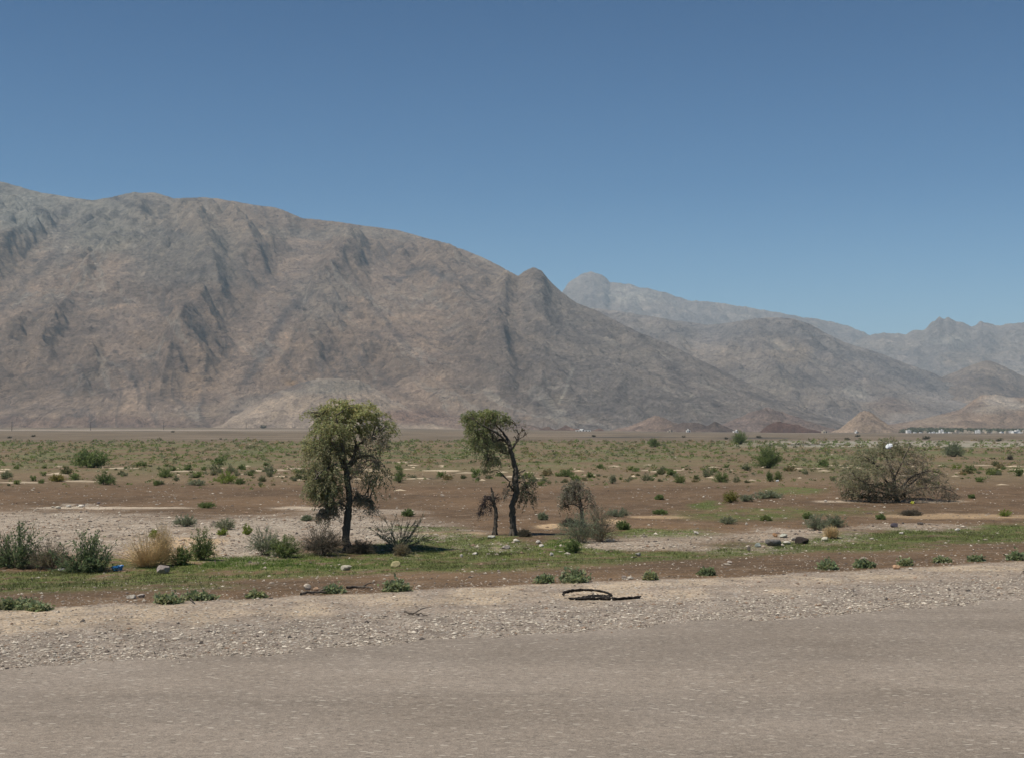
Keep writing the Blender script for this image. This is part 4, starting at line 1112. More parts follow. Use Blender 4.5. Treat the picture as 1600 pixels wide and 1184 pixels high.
S = [
 ('shrub', 28, 886, 92, 62, 'large dark green shrub with upright shoots at the left edge of the photo', 'shrub', 'milk'),
 ('dry_bush', 78, 888, 66, 38, 'low brownish bush between the two dark green shrubs on the far left', 'bush', 'brown'),
 ('shrub', 135, 893, 96, 56, 'dark green spreading shrub just left of the blue litter', 'shrub', 'milk'),
 ('grass_clump', 232, 886, 84, 42, 'wide clump of tan dry grass behind the blue litter', 'grass clump', 'straw'),
 ('grass_clump', 253, 884, 34, 48, 'tall tan dry grass tuft straight behind the boulder', 'grass clump', 'straw'),
 ('shrub', 283, 882, 34, 24, 'low green shrub between the tan grass and the upright green bush', 'shrub', 'green'),
 ('shrub', 317, 875, 36, 40, 'upright rounded green bush right of the tan dry grass', 'bush', 'green'),
 ('shrub', 240, 841, 14, 14, 'tiny yellow green plant on pale sand above the tan grass', 'plant', 'bright'),
 ('shrub', 290, 822, 38, 16, 'rounded grey green shrub on gravel, left one of a pair', 'shrub', 'grey'),
 ('shrub', 351, 827, 36, 14, 'rounded grey green shrub on gravel, right one of a pair', 'shrub', 'grey'),
 ('shrub', 347, 836, 17, 9, 'small bright yellow green plant in front of a grey green shrub', 'plant', 'bright'),
 ('shrub', 386, 835, 15, 14, 'thin yellow green plant standing alone on the pale gravel', 'plant', 'bright'),
 ('shrub', 415, 867, 66, 34, 'broad pale green bush left of the tall drooping tree', 'bush', 'grey'),
 ('shrub', 446, 870, 52, 28, 'fuller green bush touching the broad pale green bush', 'bush', 'green'),
 ('dead_bush', 502, 867, 80, 36, 'tangled dark dead bush at the foot of the tall drooping tree', 'bush', 'dead'),
 ('dead_bush', 562, 864, 50, 16, 'low dark brush right against the tall tree trunk', 'bush', 'dead'),
 ('shrub', 622, 856, 92, 50, 'open twiggy green shrub right of the tall drooping tree', 'shrub', 'open_'),
 ('dry_bush', 628, 868, 24, 16, 'small round brown bush below the open twiggy shrub', 'bush', 'brown'),
 ('shrub', 637, 806, 19, 9, 'small dark green shrub alone on brown soil above the twiggy shrub', 'shrub', 'green'),
 ('shrub', 480, 813, 20, 7, 'small low shrub on gravel left of the tall tree trunk', 'shrub', 'grey'),
 ('dry_bush', 908, 848, 72, 42, 'olive twiggy bush below the small umbrella shaped tree, left half of the thicket', 'bush', 'grey'),
 ('dry_bush', 936, 846, 50, 46, 'olive brown feathery bush, right half of the thicket under the umbrella tree', 'bush', 'brown'),
 ('dead_bush', 890, 822, 34, 10, 'dark low brush at the left of the small umbrella tree trunk', 'bush', 'dead'),
 ('shrub', 895, 863, 22, 15, 'small grey green shrub in the bright grass under the brown thicket', 'shrub', 'green'),
 ('dead_bush', 820, 838, 20, 9, 'tiny bare twigs sticking up right of the crooked tree foot', 'twigs', 'dead'),
 ('shrub', 847, 812, 19, 9, 'small round green shrub between the crooked tree and the umbrella tree', 'shrub', 'grey'),
 ('shrub', 965, 807, 44, 11, 'wide low green shrub right of the umbrella tree', 'shrub', 'grey'),
 ('shrub', 974, 827, 22, 12, 'small dark green shrub right of the brown thicket', 'shrub', 'green'),
 ('shrub', 1031, 803, 26, 6, 'flat dark shrub behind a strip of pale sand', 'shrub', 'green'),
 ('shrub', 1031, 780, 15, 7, 'small dark shrub alone on the brown flat', 'shrub', 'green'),
 ('shrub', 1138, 818, 26, 9, 'small grey green shrub on brown ground, leftmost of three above the rock pile', 'shrub', 'grey'),
 ('shrub', 1197, 813, 16, 7, 'small olive shrub above the rock pile, middle of three', 'shrub', 'green'),
 ('shrub', 1262, 810, 16, 8, 'tiny dark shrub left of the pale green bush near the rock pile', 'shrub', 'green'),
 ('shrub', 1276, 828, 42, 20, 'pale green soft bush above the rock pile', 'bush', 'grey'),
 ('shrub', 1303, 823, 40, 16, 'grey green bush joined to the right of the pale soft bush', 'bush', 'grey'),
 ('dry_bush', 1299, 840, 24, 14, 'small reddish brown dry bush right of the black rock', 'bush', 'straw'),
 ('shrub', 1376, 811, 15, 7, 'small green shrub below the sprawling thorn tree', 'shrub', 'green'),
 ('dead_bush', 1422, 805, 36, 8, 'scatter of dead twigs on brown soil below the thorn tree', 'twigs', 'dead'),
 ('shrub', 1570, 806, 27, 9, 'low green shrub on brown soil near the right edge', 'shrub', 'bright'),
 ('shrub', 1518, 778, 10, 5, 'tiny dark shrub right of the thorn tree shadow', 'shrub', 'green'),
 ('creeper', 24, 952, 72, 22, 'broad leafy creeper on the road verge at the left edge', 'creeper', 'creep'),
 ('creeper', 60, 954, 40, 14, 'second leafy creeper touching the one at the left edge', 'creeper', 'creep'),
 ('creeper', 263, 943, 40, 18, 'leafy creeper on the verge below the boulder', 'creeper', 'creep'),
 ('creeper', 312, 938, 46, 16, 'straggling grey green creeper right of the one below the boulder', 'creeper', 'creep'),
 ('creeper', 402, 934, 26, 10, 'faint small creeper on the verge left of the stone heap', 'creeper', 'creep'),
 ('creeper', 518, 927, 38, 13, 'low creeper on the verge beside the dark stick', 'creeper', 'creep'),
 ('creeper', 618, 924, 40, 19, 'round leafy creeper on the verge right of the dark stick', 'creeper', 'creep'),
 ('creeper', 851, 911, 24, 15, 'small round creeper above the black tyre strip', 'creeper', 'creep'),
 ('creeper', 900, 910, 52, 24, 'largest round leafy creeper straight above the black tyre strip', 'creeper', 'creep'),
 ('creeper', 1017, 906, 20, 12, 'small creeper on the verge right of the black tyre strip', 'creeper', 'creep'),
 ('creeper', 1104, 899, 26, 12, 'small yellow green creeper on the verge below the brown strip', 'creeper', 'creep'),
 ('creeper', 1294, 890, 28, 16, 'dark leafy creeper on the verge left of the tan stone', 'creeper', 'creep'),
 ('creeper', 1351, 887, 38, 13, 'broad flat creeper on the verge left of the tan stone', 'creeper', 'creep'),
 ('creeper', 1415, 884, 18, 11, 'little creeper touching the right of the tan stone', 'creeper', 'creep'),
 ('creeper', 1472, 879, 26, 9, 'faint blue green creeper on the verge far right', 'creeper', 'creep'),
 ('creeper', 1524, 877, 24, 9, 'low creeper on the verge second from the right edge', 'creeper', 'creep'),
 ('creeper', 1588, 875, 30, 16, 'leafy creeper on the verge at the right edge', 'creeper', 'creep'),
 # nearer side of the scrub belt
 ('shrub', 141, 730, 58, 24, 'largest green shrub cluster in the scrub belt on the left', 'shrub', 'green'),
 ('shrub', 165, 757, 32, 18, 'dark green shrub below the big cluster on the left', 'shrub', 'green'),
 ('shrub', 90, 752, 25, 10, 'low mustard green shrub beside a pale streak on the far left', 'shrub', 'olive'),
 ('shrub', 258, 746, 26, 13, 'light green rounded shrub in the middle of the left scrub', 'shrub', 'green'),
 ('shrub', 354, 755, 40, 18, 'wide yellow green shrub left of the tall drooping tree', 'shrub', 'bright'),
 ('shrub', 374, 756, 18, 9, 'small dark shrub at the right end of the wide yellow green shrub', 'shrub', 'green'),
 ('shrub', 308, 758, 30, 8, 'low grey green shrub left of the wide yellow green shrub', 'shrub', 'grey'),
 ('shrub', 245, 758, 12, 7, 'tiny dark shrub right of the dark green shrub on the left', 'shrub', 'green'),
 ('shrub', 322, 793, 28, 8, 'low twin shrub alone on the brown flat left of the tall tree', 'shrub', 'green'),
 ('shrub', 624, 754, 16, 20, 'upright green shrub just right of the tall drooping tree', 'shrub', 'green'),
 ('tree', 1156, 694, 24, 18, 'small round dark tree on the plain, the only one standing above the far scrub', 'tree', 'green'),
 ('shrub', 1023, 698, 18, 12, 'dark domed shrub at the top edge of the scrub left of the small round tree', 'shrub', 'green'),
 ('shrub', 1201, 731, 42, 30, 'big dark green domed bush standing in the right half of the scrub belt', 'bush', 'green'),
 ('shrub', 1126, 753, 26, 14, 'olive green shrub in front of the big domed bush, to its left', 'shrub', 'green'),
 ('shrub', 1062, 754, 18, 11, 'bright green shrub in the scrub right of centre', 'shrub', 'green'),
 ('shrub', 957, 755, 12, 12, 'small upright shrub above the umbrella tree to its right', 'shrub', 'grey'),
 ('shrub', 1142, 785, 24, 15, 'olive shrub at the left end of the low grassy bank', 'shrub', 'olive'),
 ('shrub', 1165, 783, 24, 9, 'pale low shrub joined to the olive shrub on the low bank', 'shrub', 'grey'),
 ('shrub', 1200, 778, 50, 9, 'long flat grey green shrub along the low bank', 'shrub', 'grey'),
 ('shrub', 1490, 713, 32, 17, 'grey green domed bush behind and right of the thorn tree', 'bush', 'grey'),
 ('shrub', 1494, 733, 22, 9, 'bright green low shrub right of the thorn tree', 'shrub', 'bright'),
 ('shrub', 1578, 718, 10, 7, 'nearly black small shrub in the scrub at the far right', 'shrub', 'dead'),
 ('shrub', 885, 744, 24, 10, 'low light green shrub above the umbrella tree', 'shrub', 'green'),
 ('shrub', 1203, 752, 10, 14, 'small upright shrub in front of the big domed bush, left of a pair', 'shrub', 'green'),
 ('shrub', 1216, 751, 12, 14, 'small upright shrub in front of the big domed bush, right of a pair', 'shrub', 'green'),
]
for i, (nm, px, py, w, h, lab, cat, kind) in enumerate(S):
    shrub(nm, px, py, w, h, lab, cat, kind, 500 + i)

# ------------------------------------------------------------------ the scrub belt: 270 individuals from a few source shrubs, the rest one mass
def src_shrub(lc, tc, seed, nst=26, nl=9, nbr=2, h=.6, LL=.10, LW=.05, spread=1.2):
    rng = np.random.default_rng(seed)
    g = Geo(); gt = Geo()
    bushy(g, gt, 1, .9, h, nst, nl, lc, tc, rng, LL=LL, LW=LW, spread=spread, t0=.3, curve=.15, r=.008, nbr=nbr, side=.3)
    for v, c in zip(gt.v, gt.c):
        pass
    off = 0
    for k in (3, 4):
        for f, m in zip(gt.f[k], gt.m[k]):
            g.f[k].append(f + g.n); g.m[k].append(m + 1)
    g.v += gt.v; g.c += gt.c; g.n += gt.n
    return g.mesh('shrub', [LEAF, TWIG])
KINDS = [
 ('small bright green shrub, one of many dotted over the far scrub belt', 'bright green shrubs of the scrub belt', [src_shrub((.14, .175, .06), (.07, .06, .04), 1), src_shrub((.13, .165, .055), (.07, .06, .04), 2, h=.5)], .42),
 ('small grey green shrub, one of many dotted over the far scrub belt', 'grey green shrubs of the scrub belt', [src_shrub((.165, .17, .10), (.08, .07, .05), 3, h=.5), src_shrub((.15, .16, .09), (.08, .07, .05), 4, h=.7)], .28),
 ('small dark olive shrub, one of many dotted over the far scrub belt', 'dark olive shrubs of the scrub belt', [src_shrub((.095, .105, .045), (.05, .045, .035), 5, h=.55), src_shrub((.105, .11, .05), (.05, .045, .035), 6, h=.45)], .20),
 ('small straw coloured shrub, one of many dotted over the far scrub belt', 'straw coloured shrubs of the scrub belt', [src_shrub((.19, .155, .075), (.12, .09, .06), 7, h=.5)], .10),
]
rb = np.random.RandomState(77)
taken = [(s[1], s[2], s[3]) for s in S]
spots = []
while len(spots) < 1500:
    px = rb.uniform(-20, 1620); py = 690 + 70 * rb.beta(1.2, 1.75)
    X, Y, Z = G(np.array([px]), np.array([py]))
    den = .44 + 1.5 * fbm(X / 16, Y / 26, 3, 57)[0] + .25 * (py < 716)
    if 560 < px < 760 and py > 725:
        den -= .1
    if rb.uniform() > den:
        continue
    if any(abs(px - a) < w * .5 and abs(py - b) < 7 for a, b, w in taken):
        continue
    spots.append((px, py, X[0], Y[0], Z[0]))
spots.sort(key=lambda s: -s[1] + rb.uniform(-9, 9))
SRC = {}
for i, (px, py, x, y, z) in enumerate(spots[:235]):
    k = rb.choice(4, p=[q[3] for q in KINDS])
    lab, grp, meshes, _ = KINDS[k]
    me = meshes[rb.randint(len(meshes))]
    if k not in SRC:
        o = bpy.data.objects.new('shrub', me)
        SRC[k] = o
    else:
        o = SRC[k].copy(); o.data = me
    col.objects.link(o)
    o.name = 'desert_shrub'
    zone = ('left of the tall tree' if px < 480 else 'behind the tall tree' if px < 610 else 'left of the crooked tree' if px < 720 else 'behind the crooked tree' if px < 860 else
            'left of the domed bush' if px < 1180 else 'left of the thorn tree' if px < 1340 else 'right of the thorn tree')
    o['label'] = lab.split(',')[0] + (' in the far' if py < 712 else ' in the near') + ' scrub, ' + zone; o['category'] = 'shrub'; o['group'] = grp
    wpx = rb.gamma(1.8, 5.0) + 4
    w = min(wpx, 24) * y / F
    o.location = (x, y, z - .02)
    o.scale = (w, w * rb.uniform(.8, 1.1), w * rb.uniform(.7, 1.15))
    o.rotation_euler = (0, 0, rb.uniform(0, 6.28))
gm = Geo(); gm2 = None
rng = np.random.default_rng(9)
PAL = np.array([(.13, .165, .055), (.15, .16, .09), (.095, .10, .045), (.20, .165, .085), (.12, .14, .045)])
allc, alld, allL, allW, allcol = [], [], [], [], []
extra = []
for _ in range(8200):
    extra.append((rb.uniform(-450, 2050), 688 + 80 * rb.beta(.95, 2.1)))
ex = np.array(extra); EX, EY, EZ = G(ex[:, 0], ex[:, 1])
keep = rb.uniform(size=len(ex)) < (.55 + 1.5 * fbm(EX / 16, EY / 26, 3, 57) + .2 * (ex[:, 1] < 712))
mass = [(a, b, x, y, z) for (a, b), x, y, z, k in zip(extra, EX, EY, EZ, keep) if k] + spots[235:]
for (px, py, x, y, z) in mass:
    w = (rb.gamma(3, 1.5) + 1.5) * y / F; w = min(w, 10 * y / F); h = w * rb.uniform(.3, .6)
    n = 30
    d = rng.normal(size=(n, 3)); d[:, 2] = abs(d[:, 2]); d /= np.linalg.norm(d, axis=1)[:, None]
    r = rng.uniform(.45, 1.05, (n, 1))
    c = np.array([x, y, z]) + d * r * np.array([w / 2, w / 2, h])
    allc.append(c); alld.append(d + rng.normal(size=d.shape) * .5); allL.append(np.full(n, w * .26)); allW.append(np.full(n, w * .15))
    allcol.append(jitter_cols(rng, n, PAL[rng.choice(5, p=[.32, .25, .15, .12, .16])]))
leaves(gm, np.concatenate(allc), np.concatenate(alld), np.concatenate(allL), np.concatenate(allW), rng, np.concatenate(allcol))
link('scrub', gm.mesh('scrub', LEAF), kind='stuff', label='mass of tiny low scrub filling the plain between the larger shrubs', category='scrub')

# far dark thorn bushes on the barren plain
FARB = [(8, 671, 12), (37, 673, 18), (48, 671, 9), (122, 671, 10), (159, 671, 14), (207, 671, 13), (222, 671, 13), (270, 676, 8), (248, 670, 9), (430, 670, 11), (412, 675, 16), (15, 674, 9), (52, 679, 10), (345, 686, 6), (605, 689, 6),
        (1309, 674, 9), (1330, 674, 8), (1375, 674, 12), (1340, 682, 11), (1324, 687, 12), (1560, 689, 12), (1447, 686, 16), (928, 682, 10), (1068, 683, 9), (1135, 686, 10), (1186, 684, 12)]
fsrc = src_shrub((.06, .06, .035), (.05, .042, .034), 21, nst=24, nl=9, h=.6)
fo = None
for px, py, w in FARB:
    b = g1(px, py)
    if b[1] > 2000: b = g1(px, py + 1.0)
    if fo is None:
        fo = bpy.data.objects.new('thorn_bush', fsrc); o = fo
    else:
        o = fo.copy()
    col.objects.link(o)
    ww = w * b[1] / F
    o.location = b; o.scale = (ww, ww, ww * .6); o.rotation_euler = (0, 0, px)
    o['label'] = 'small dark thorn bush on the barren plain ' + ('left of the tall drooping tree' if px < 700 else 'near the middle of the photo' if px < 1250 else 'by the sandy hill on the right'); o['category'] = 'bush'; o['group'] = 'thorn bushes on the barren plain'

# ------------------------------------------------------------------ grass
def build_grass():
    rng = np.random.default_rng(12)
    n = 700000
    px = rng.uniform(-180, 1780, n); py = rng.uniform(782, 932, n)
    X, Y, Z = G(px, py)
    m = grass_mask(px, py, X, Y)
    k = rng.uniform(size=n) < m ** 1.5 * .8
    X, Y, Z, m, px, py = X[k], Y[k], Z[k], m[k], px[k], py[k]
    n = len(X)
    h = rng.uniform(.03, .10, n) * (.6 + .6 * m); a = rng.uniform(0, 6.28, n); w = rng.uniform(.006, .014, n)
    b = np.stack([X, Y, Z - .01], 1); s = np.stack([np.cos(a), np.sin(a), 0 * a], 1) * w[:, None]
    tip = b + np.stack([rng.normal(size=n) * .04, rng.normal(size=n) * .04, h], 1)
    V = np.stack([b - s, b + s, tip], 1).reshape(-1, 3)
    br = np.clip(fbm(X / 2, Y / 2, 3, 91) + .5, 0, 1)
    vivid = np.clip(blob(px, py, 400, 880, 200, 12, .6) + blob(px, py, 878, 855, 32, 16, .6), 0, 1)
    c = lerp(np.tile(np.array([[.105, .125, .045]]), (n, 1)), np.array([.17, .16, .075]), (1 - br) * .8)
    c = lerp(c, np.array([.11, .19, .035]), vivid * .8)
    c = c * rng.uniform(.7, 1.3, (n, 1))
    g = Geo(); g.add(V, np.arange(n * 3).reshape(n, 3), np.repeat(c, 3, 0))
    link('grass', g.mesh('grass', LEAF), kind='stuff', label='short green grass in a strip along the road bank', category='grass')
build_grass()

# ------------------------------------------------------------------ stones
OCT = np.array([[1, 0, 0], [-1, 0, 0], [0, 1, 0], [0, -1, 0], [0, 0, 1], [0, 0, -1]], float)
OF = np.array([[0, 2, 4], [2, 1, 4], [1, 3, 4], [3, 0, 4], [2, 0, 5], [1, 2, 5], [3, 1, 5], [0, 3, 5]])
_t = (1 + 5 ** .5) / 2
ICO = np.array([[-1, _t, 0], [1, _t, 0], [-1, -_t, 0], [1, -_t, 0], [0, -1, _t], [0, 1, _t], [0, -1, -_t], [0, 1, -_t], [_t, 0, -1], [_t, 0, 1], [-_t, 0, -1], [-_t, 0, 1]]) / 1.9
IF = np.array([[0, 11, 5], [0, 5, 1], [0, 1, 7], [0, 7, 10], [0, 10, 11], [1, 5, 9], [5, 11, 4], [11, 10, 2], [10, 7, 6], [7, 1, 8], [3, 9, 4], [3, 4, 2], [3, 2, 6], [3, 6, 8], [3, 8, 9], [4, 9, 5], [2, 4, 11], [6, 2, 10], [8, 6, 7], [9, 8, 1]])

def scatter(name, px, py, size, colr, rng, label, tmpl='oct', flatz=.55):
    X, Y, Z = G(px, py)
    n = len(X)
    T, Fc = (OCT, OF) if tmpl == 'oct' else (ICO, IF)
    k = len(T)
    v = T[None] * (1 + rng.uniform(-.35, .35, (n, k, 3)))
    v = v * size[:, None, None] * np.stack([rng.uniform(.7, 1.4, n), rng.uniform(.6, 1.2, n), rng.uniform(.6, 1.2, n) * flatz], 1)[:, None, :]
    a = rng.uniform(0, 6.28, n); ca, sa = np.cos(a)[:, None], np.sin(a)[:, None]
    x = v[..., 0] * ca - v[..., 1] * sa; y = v[..., 0] * sa + v[..., 1] * ca
    v = np.stack([x + X[:, None], y + Y[:, None], v[..., 2] + (Z + size * flatz * .35)[:, None]], -1)
    f = Fc[None] + (np.arange(n) * k)[:, None, None]
    g = Geo(); g.add(v.reshape(-1, 3), f.reshape(-1, 3), np.repeat(colr, k, 0))
    link(name, g.mesh(name, STONE), kind='stuff', label=label, category=name.replace('_', ' '))

def stone_cols(rng, n, kind='mix'):
    base = np.array([(.38, .325, .26), (.27, .225, .18), (.50, .44, .36), (.17, .135, .11), (.26, .18, .125), (.08, .068, .06)])
    p = {'mix': [.28, .24, .16, .14, .12, .06], 'road': [.34, .28, .24, .05, .05, .04], 'brown': [.24, .2, .12, .16, .24, .04], 'sand': [.36, .34, .12, .06, .10, .02]}[kind]
    return base[rng.choice(6, size=n, p=p)] * rng.uniform(.8, 1.15, (n, 1))

rng = np.random.default_rng(31)
# shoulder of the road
n = 105000
px = rng.uniform(-180, 1780, n); t = rng.uniform(0, 1.5, n)
yv = np.interp(px, *VERGE); ya = np.interp(px, *ASPH)
py = yv + (ya - yv) * t
X, Y, Z = G(px, py)
cl = fbm(X / .9, Y / .9, 3, 93)
k = rng.uniform(size=n) < (.40 + .20 * smooth(.35, .6, t) * (1 - 0 * t) + .5 * cl) * (1 - .97 * smooth(.88, 1.35, t))
px, py, t = px[k], py[k], t[k]
n = len(px); D = G(px, py)[1]
sz = np.exp(rng.normal(-.42, .55, n)) * (1.0 + .3 * (t > .4)) * .0155
C = np.where((t < .4)[:, None], stone_cols(rng, n, 'sand'), stone_cols(rng, n, 'road'))
scatter('gravel', px, py, np.clip(sz, .005, .05), C, rng, 'loose pale gravel covering the road shoulder')
# pebbles on the asphalt
n = 900
px = rng.uniform(-40, 1640, n); py = np.interp(px, *ASPH) + rng.uniform(0, 1, n) ** 2.2 * 200
scatter('gravel', px, py, np.exp(rng.normal(-.2, .4, n)) * .008, stone_cols(rng, n, 'road'), rng, 'few small pebbles thrown onto the asphalt')
# gravel bars, soil strip and flats
n = 105000
px = rng.uniform(-180, 1780, n); py = rng.uniform(760, 950, n)
X, Y, Z = G(px, py); s = sdist(X, Y)
m = gravel_mask(px, py, X, Y); gr = grass_mask(px, py, X, Y)
yv = np.interp(px, *VERGE); lo = np.interp(px, *GR_LO)
strip = (py > lo) & (py < yv)
dens = .085 + m * .5 + strip * .11 + .07 * (fbm(X / 3, Y / 3, 3, 95) > .15) - gr * .03
dens += .4 * (np.abs(py - yv + 4) < 3) * (fbm(X / 3, Y / 3, 2, 97) > -.1)
k = (rng.uniform(size=n) < dens) & (py < yv + 2)
px, py, m, D = px[k], py[k], m[k], Y[k]
n = len(px)
sz = np.exp(rng.normal(0, .5, n)) * 1.05 * D / F * (1 + .25 * m)
C = np.where((m > .4)[:, None], stone_cols(rng, n, 'mix'), stone_cols(rng, n, 'brown'))
scatter('pebbles', px, py, np.clip(sz, .01, .11), C, rng, 'scattered pebbles and cobbles over the gravel bars and brown flats')
# stones of the scrub belt and riverbed
n = 6000
px = rng.uniform(-20, 1620, n); py = rng.uniform(690, 775, n)
k = rng.uniform(size=n) < .30 + .5 * (fbm(px / 60, py / 10, 3, 99) > .1)
px, py = px[k], py[k]; n = len(px); D = G(px, py)[1]
scatter('pebbles', px, py, D / F * np.exp(rng.normal(-.15, .35, n)), stone_cols(rng, n, 'sand'), rng, 'pale stones strewn between the distant shrubs', flatz=.45)

def rock_mesh(seed, w, h, base, rough=.22, flat_top=False, dpt=.8):
    rng = np.random.default_rng(seed)
    V = ICO.copy(); Fc = IF.copy()
    for _ in range(2):
        mid = {}; nf = []; VL = list(V)
        def mm(a, b):
            kk = (min(a, b), max(a, b))
            if kk not in mid:
                q = (VL[a] + VL[b]) / 2; VL.append(q / np.linalg.norm(q)); mid[kk] = len(VL) - 1
            return mid[kk]
        for a, b, c in Fc:
            ab, bc, ca_ = mm(a, b), mm(b, c), mm(c, a)
            nf += [(a, ab, ca_), (b, bc, ab), (c, ca_, bc), (ab, bc, ca_)]
        V = np.array(VL); Fc = np.array(nf)
    V = V / np.linalg.norm(V, axis=1)[:, None]
    for _ in range(9):   # chop with planes for facets
        nrm = rng.normal(size=3); nrm /= np.linalg.norm(nrm); d = rng.uniform(.55, .85)
        q = V @ nrm
        V = V - np.maximum(q - d, 0)[:, None] * nrm
    if flat_top:
        V[:, 2] = np.minimum(V[:, 2], .45)
    V = V * (1 + rough * .25 * fbm(V[:, 0] * 3 + seed, V[:, 1] * 3 + V[:, 2] * 2, 3, seed))[:, None]
    lo, hi = V.min(0), V.max(0)
    V = (V - (lo + hi) / 2) / (hi - lo)
    V = V * np.array([w, w * dpt, h]); V[:, 2] += h * .38
    g = Geo(); g.add(V, Fc, np.clip(np.array(base)[None] * (1 + rng.uniform(-.12, .12, (len(V), 1))), 0, 1))
    return g.mesh('rock', STONE)

ROCKS = [
 (255, 895, 21, 14, (.26, .22, .20), 'large rounded grey brown boulder in the grass right of the blue litter', 0),
 (1208, 852, 26, 10, (.14, .13, .12), 'long flat topped dark grey rock in the stone pile on the right', 1),
 (1253, 849, 22, 12, (.045, .035, .03), 'nearly black jagged rock in the stone pile on the right', 0),
 (1184, 854, 10, 7, (.28, .30, .27), 'small greenish grey rock at the left end of the stone pile', 0),
 (1170, 860, 6, 8, (.13, .11, .09), 'small pointed brown rock left of the greenish grey one', 0),
 (1224, 839, 13, 6, (.36, .36, .30), 'pale green grey stone on top of the stone pile', 0),
 (1211, 838, 8, 6, (.34, .20, .11), 'small orange stone on top of the stone pile', 0),
 (1229, 850, 11, 6, (.46, .42, .35), 'pale stone between the flat dark rock and the black rock', 0),
 (1239, 844, 9, 5, (.42, .36, .29), 'little cream stone touching the black rock from the left', 0),
 (1289, 844, 11, 6, (.50, .46, .36), 'cream stone in the grass right of the black rock', 0),
 (1397, 823, 12, 7, (.07, .06, .07), 'dark purplish rock beside the green strip below the thorn tree', 0),
 (1496, 829, 9, 5, (.52, .48, .42), 'white stone at the upper edge of the green strip far right', 0),
 (1438, 819, 10, 4, (.12, .10, .085), 'small dark rock on the stony patch right of the dark purplish rock', 0),
 (1408, 834, 7, 4, (.48, .44, .38), 'white stone in the green strip below the dark purplish rock', 0),
 (541, 890, 17, 8, (.42, .38, .30), 'flat pale stone in the grass below the tall drooping tree', 1),
 (618, 884, 15, 9, (.38, .33, .18), 'yellowish stone in the grass below the open twiggy shrub', 0),
 (480, 922, 12, 10, (.42, .36, .29), 'cream stone standing on the verge left of the dark stick', 0),
 (494, 924, 10, 7, (.36, .24, .16), 'tan stone touching the cream stone on the verge', 0),
 (1401, 889, 12, 7, (.40, .25, .15), 'tan orange stone among the creepers on the right verge', 0),
 (1423, 890, 7, 4, (.50, .46, .40), 'small white stone right of the tan orange stone', 0),
 (807, 845, 11, 5, (.50, .46, .38), 'pale stone on the mound at the foot of the crooked tree', 0),
 (841, 849, 8, 6, (.48, .44, .38), 'upper white stone on the right of the mound by the crooked tree', 0),
 (846, 854, 8, 5, (.50, .46, .40), 'lower white stone on the right of the mound by the crooked tree', 0),
 (790, 857, 14, 5, (.40, .34, .29), 'broken pale stones heaped on the mound below the crooked tree', 0),
 (768, 840, 13, 4, (.42, .40, .34), 'pale flat stone in the grass at the dead tree foot', 1),
 (742, 866, 8, 4, (.50, .46, .40), 'white stone in the grass left of the mound', 0),
 (721, 870, 6, 5, (.46, .42, .36), 'small round white stone in the grass strip left of the mound', 0),
 (862, 868, 6, 6, (.40, .38, .34), 'small grey stone below the grey green shrub in the grass', 0),
 (953, 846, 14, 5, (.55, .52, .48), 'white flat stone at the right foot of the brown thicket', 1),
 (1088, 834, 8, 5, (.52, .47, .40), 'white stone alone on reddish ground right of the thicket', 0),
 (997, 868, 9, 6, (.34, .32, .28), 'grey stone in the grass right of centre', 0),
 (1290, 784, 5, 4, (.50, .44, .38), 'small white stone on bare soil left of the thorn tree', 0),
 (91, 794, 9, 4, (.48, .44, .36), 'white stone, second of the row lying on the brown flat far left', 0),
 (83, 793, 6, 3, (.36, .32, .26), 'leftmost stone of the row lying on the brown flat far left', 0),
 (107, 792, 9, 4, (.42, .39, .34), 'grey stone in the middle of the row on the brown flat far left', 0),
 (127, 792, 11, 4, (.56, .52, .46), 'broad white stone at the right end of the row on the brown flat', 1),
 (154, 787, 6, 4, (.16, .13, .12), 'single dark stone right of the row of white stones', 0),
 (96, 892, 11, 5, (.46, .44, .38), 'pale stone under the dark spreading shrub on the left', 0),
 (88, 961, 0, 0, None, '', 0),
 (205, 936, 16, 7, (.40, .36, .30), 'left pale stone of the heap on the verge left of the first creeper pair', 0),
 (220, 934, 12, 6, (.34, .30, .26), 'right pale stone of the heap on the verge beside the creepers', 0),
 (1140, 880, 8, 4, (.40, .34, .28), 'small tan stone on the brown strip right of centre', 0),
 (985, 905, 10, 5, (.45, .40, .33), 'small pale stone on the verge left of a little creeper', 0),
 (975, 903, 8, 4, (.24, .2, .17), 'small dark stone on the verge above the right end of the tyre strip', 0),
]
for i, (px, py, w, h, c, lab, ft) in enumerate(ROCKS):
    if not w:
        continue
    b = g1(px, py); sc = b[1] / F
    o = link('boulder' if i == 0 else 'rock', rock_mesh(900 + i, w * sc * 1.0, h * sc * 1.1, c, flat_top=bool(ft)), None, b)
    o.rotation_euler = (0, 0, (i * 37 % 20 - 10) * .02)
    o['label'] = lab; o['category'] = 'boulder' if i == 0 else 'rock'

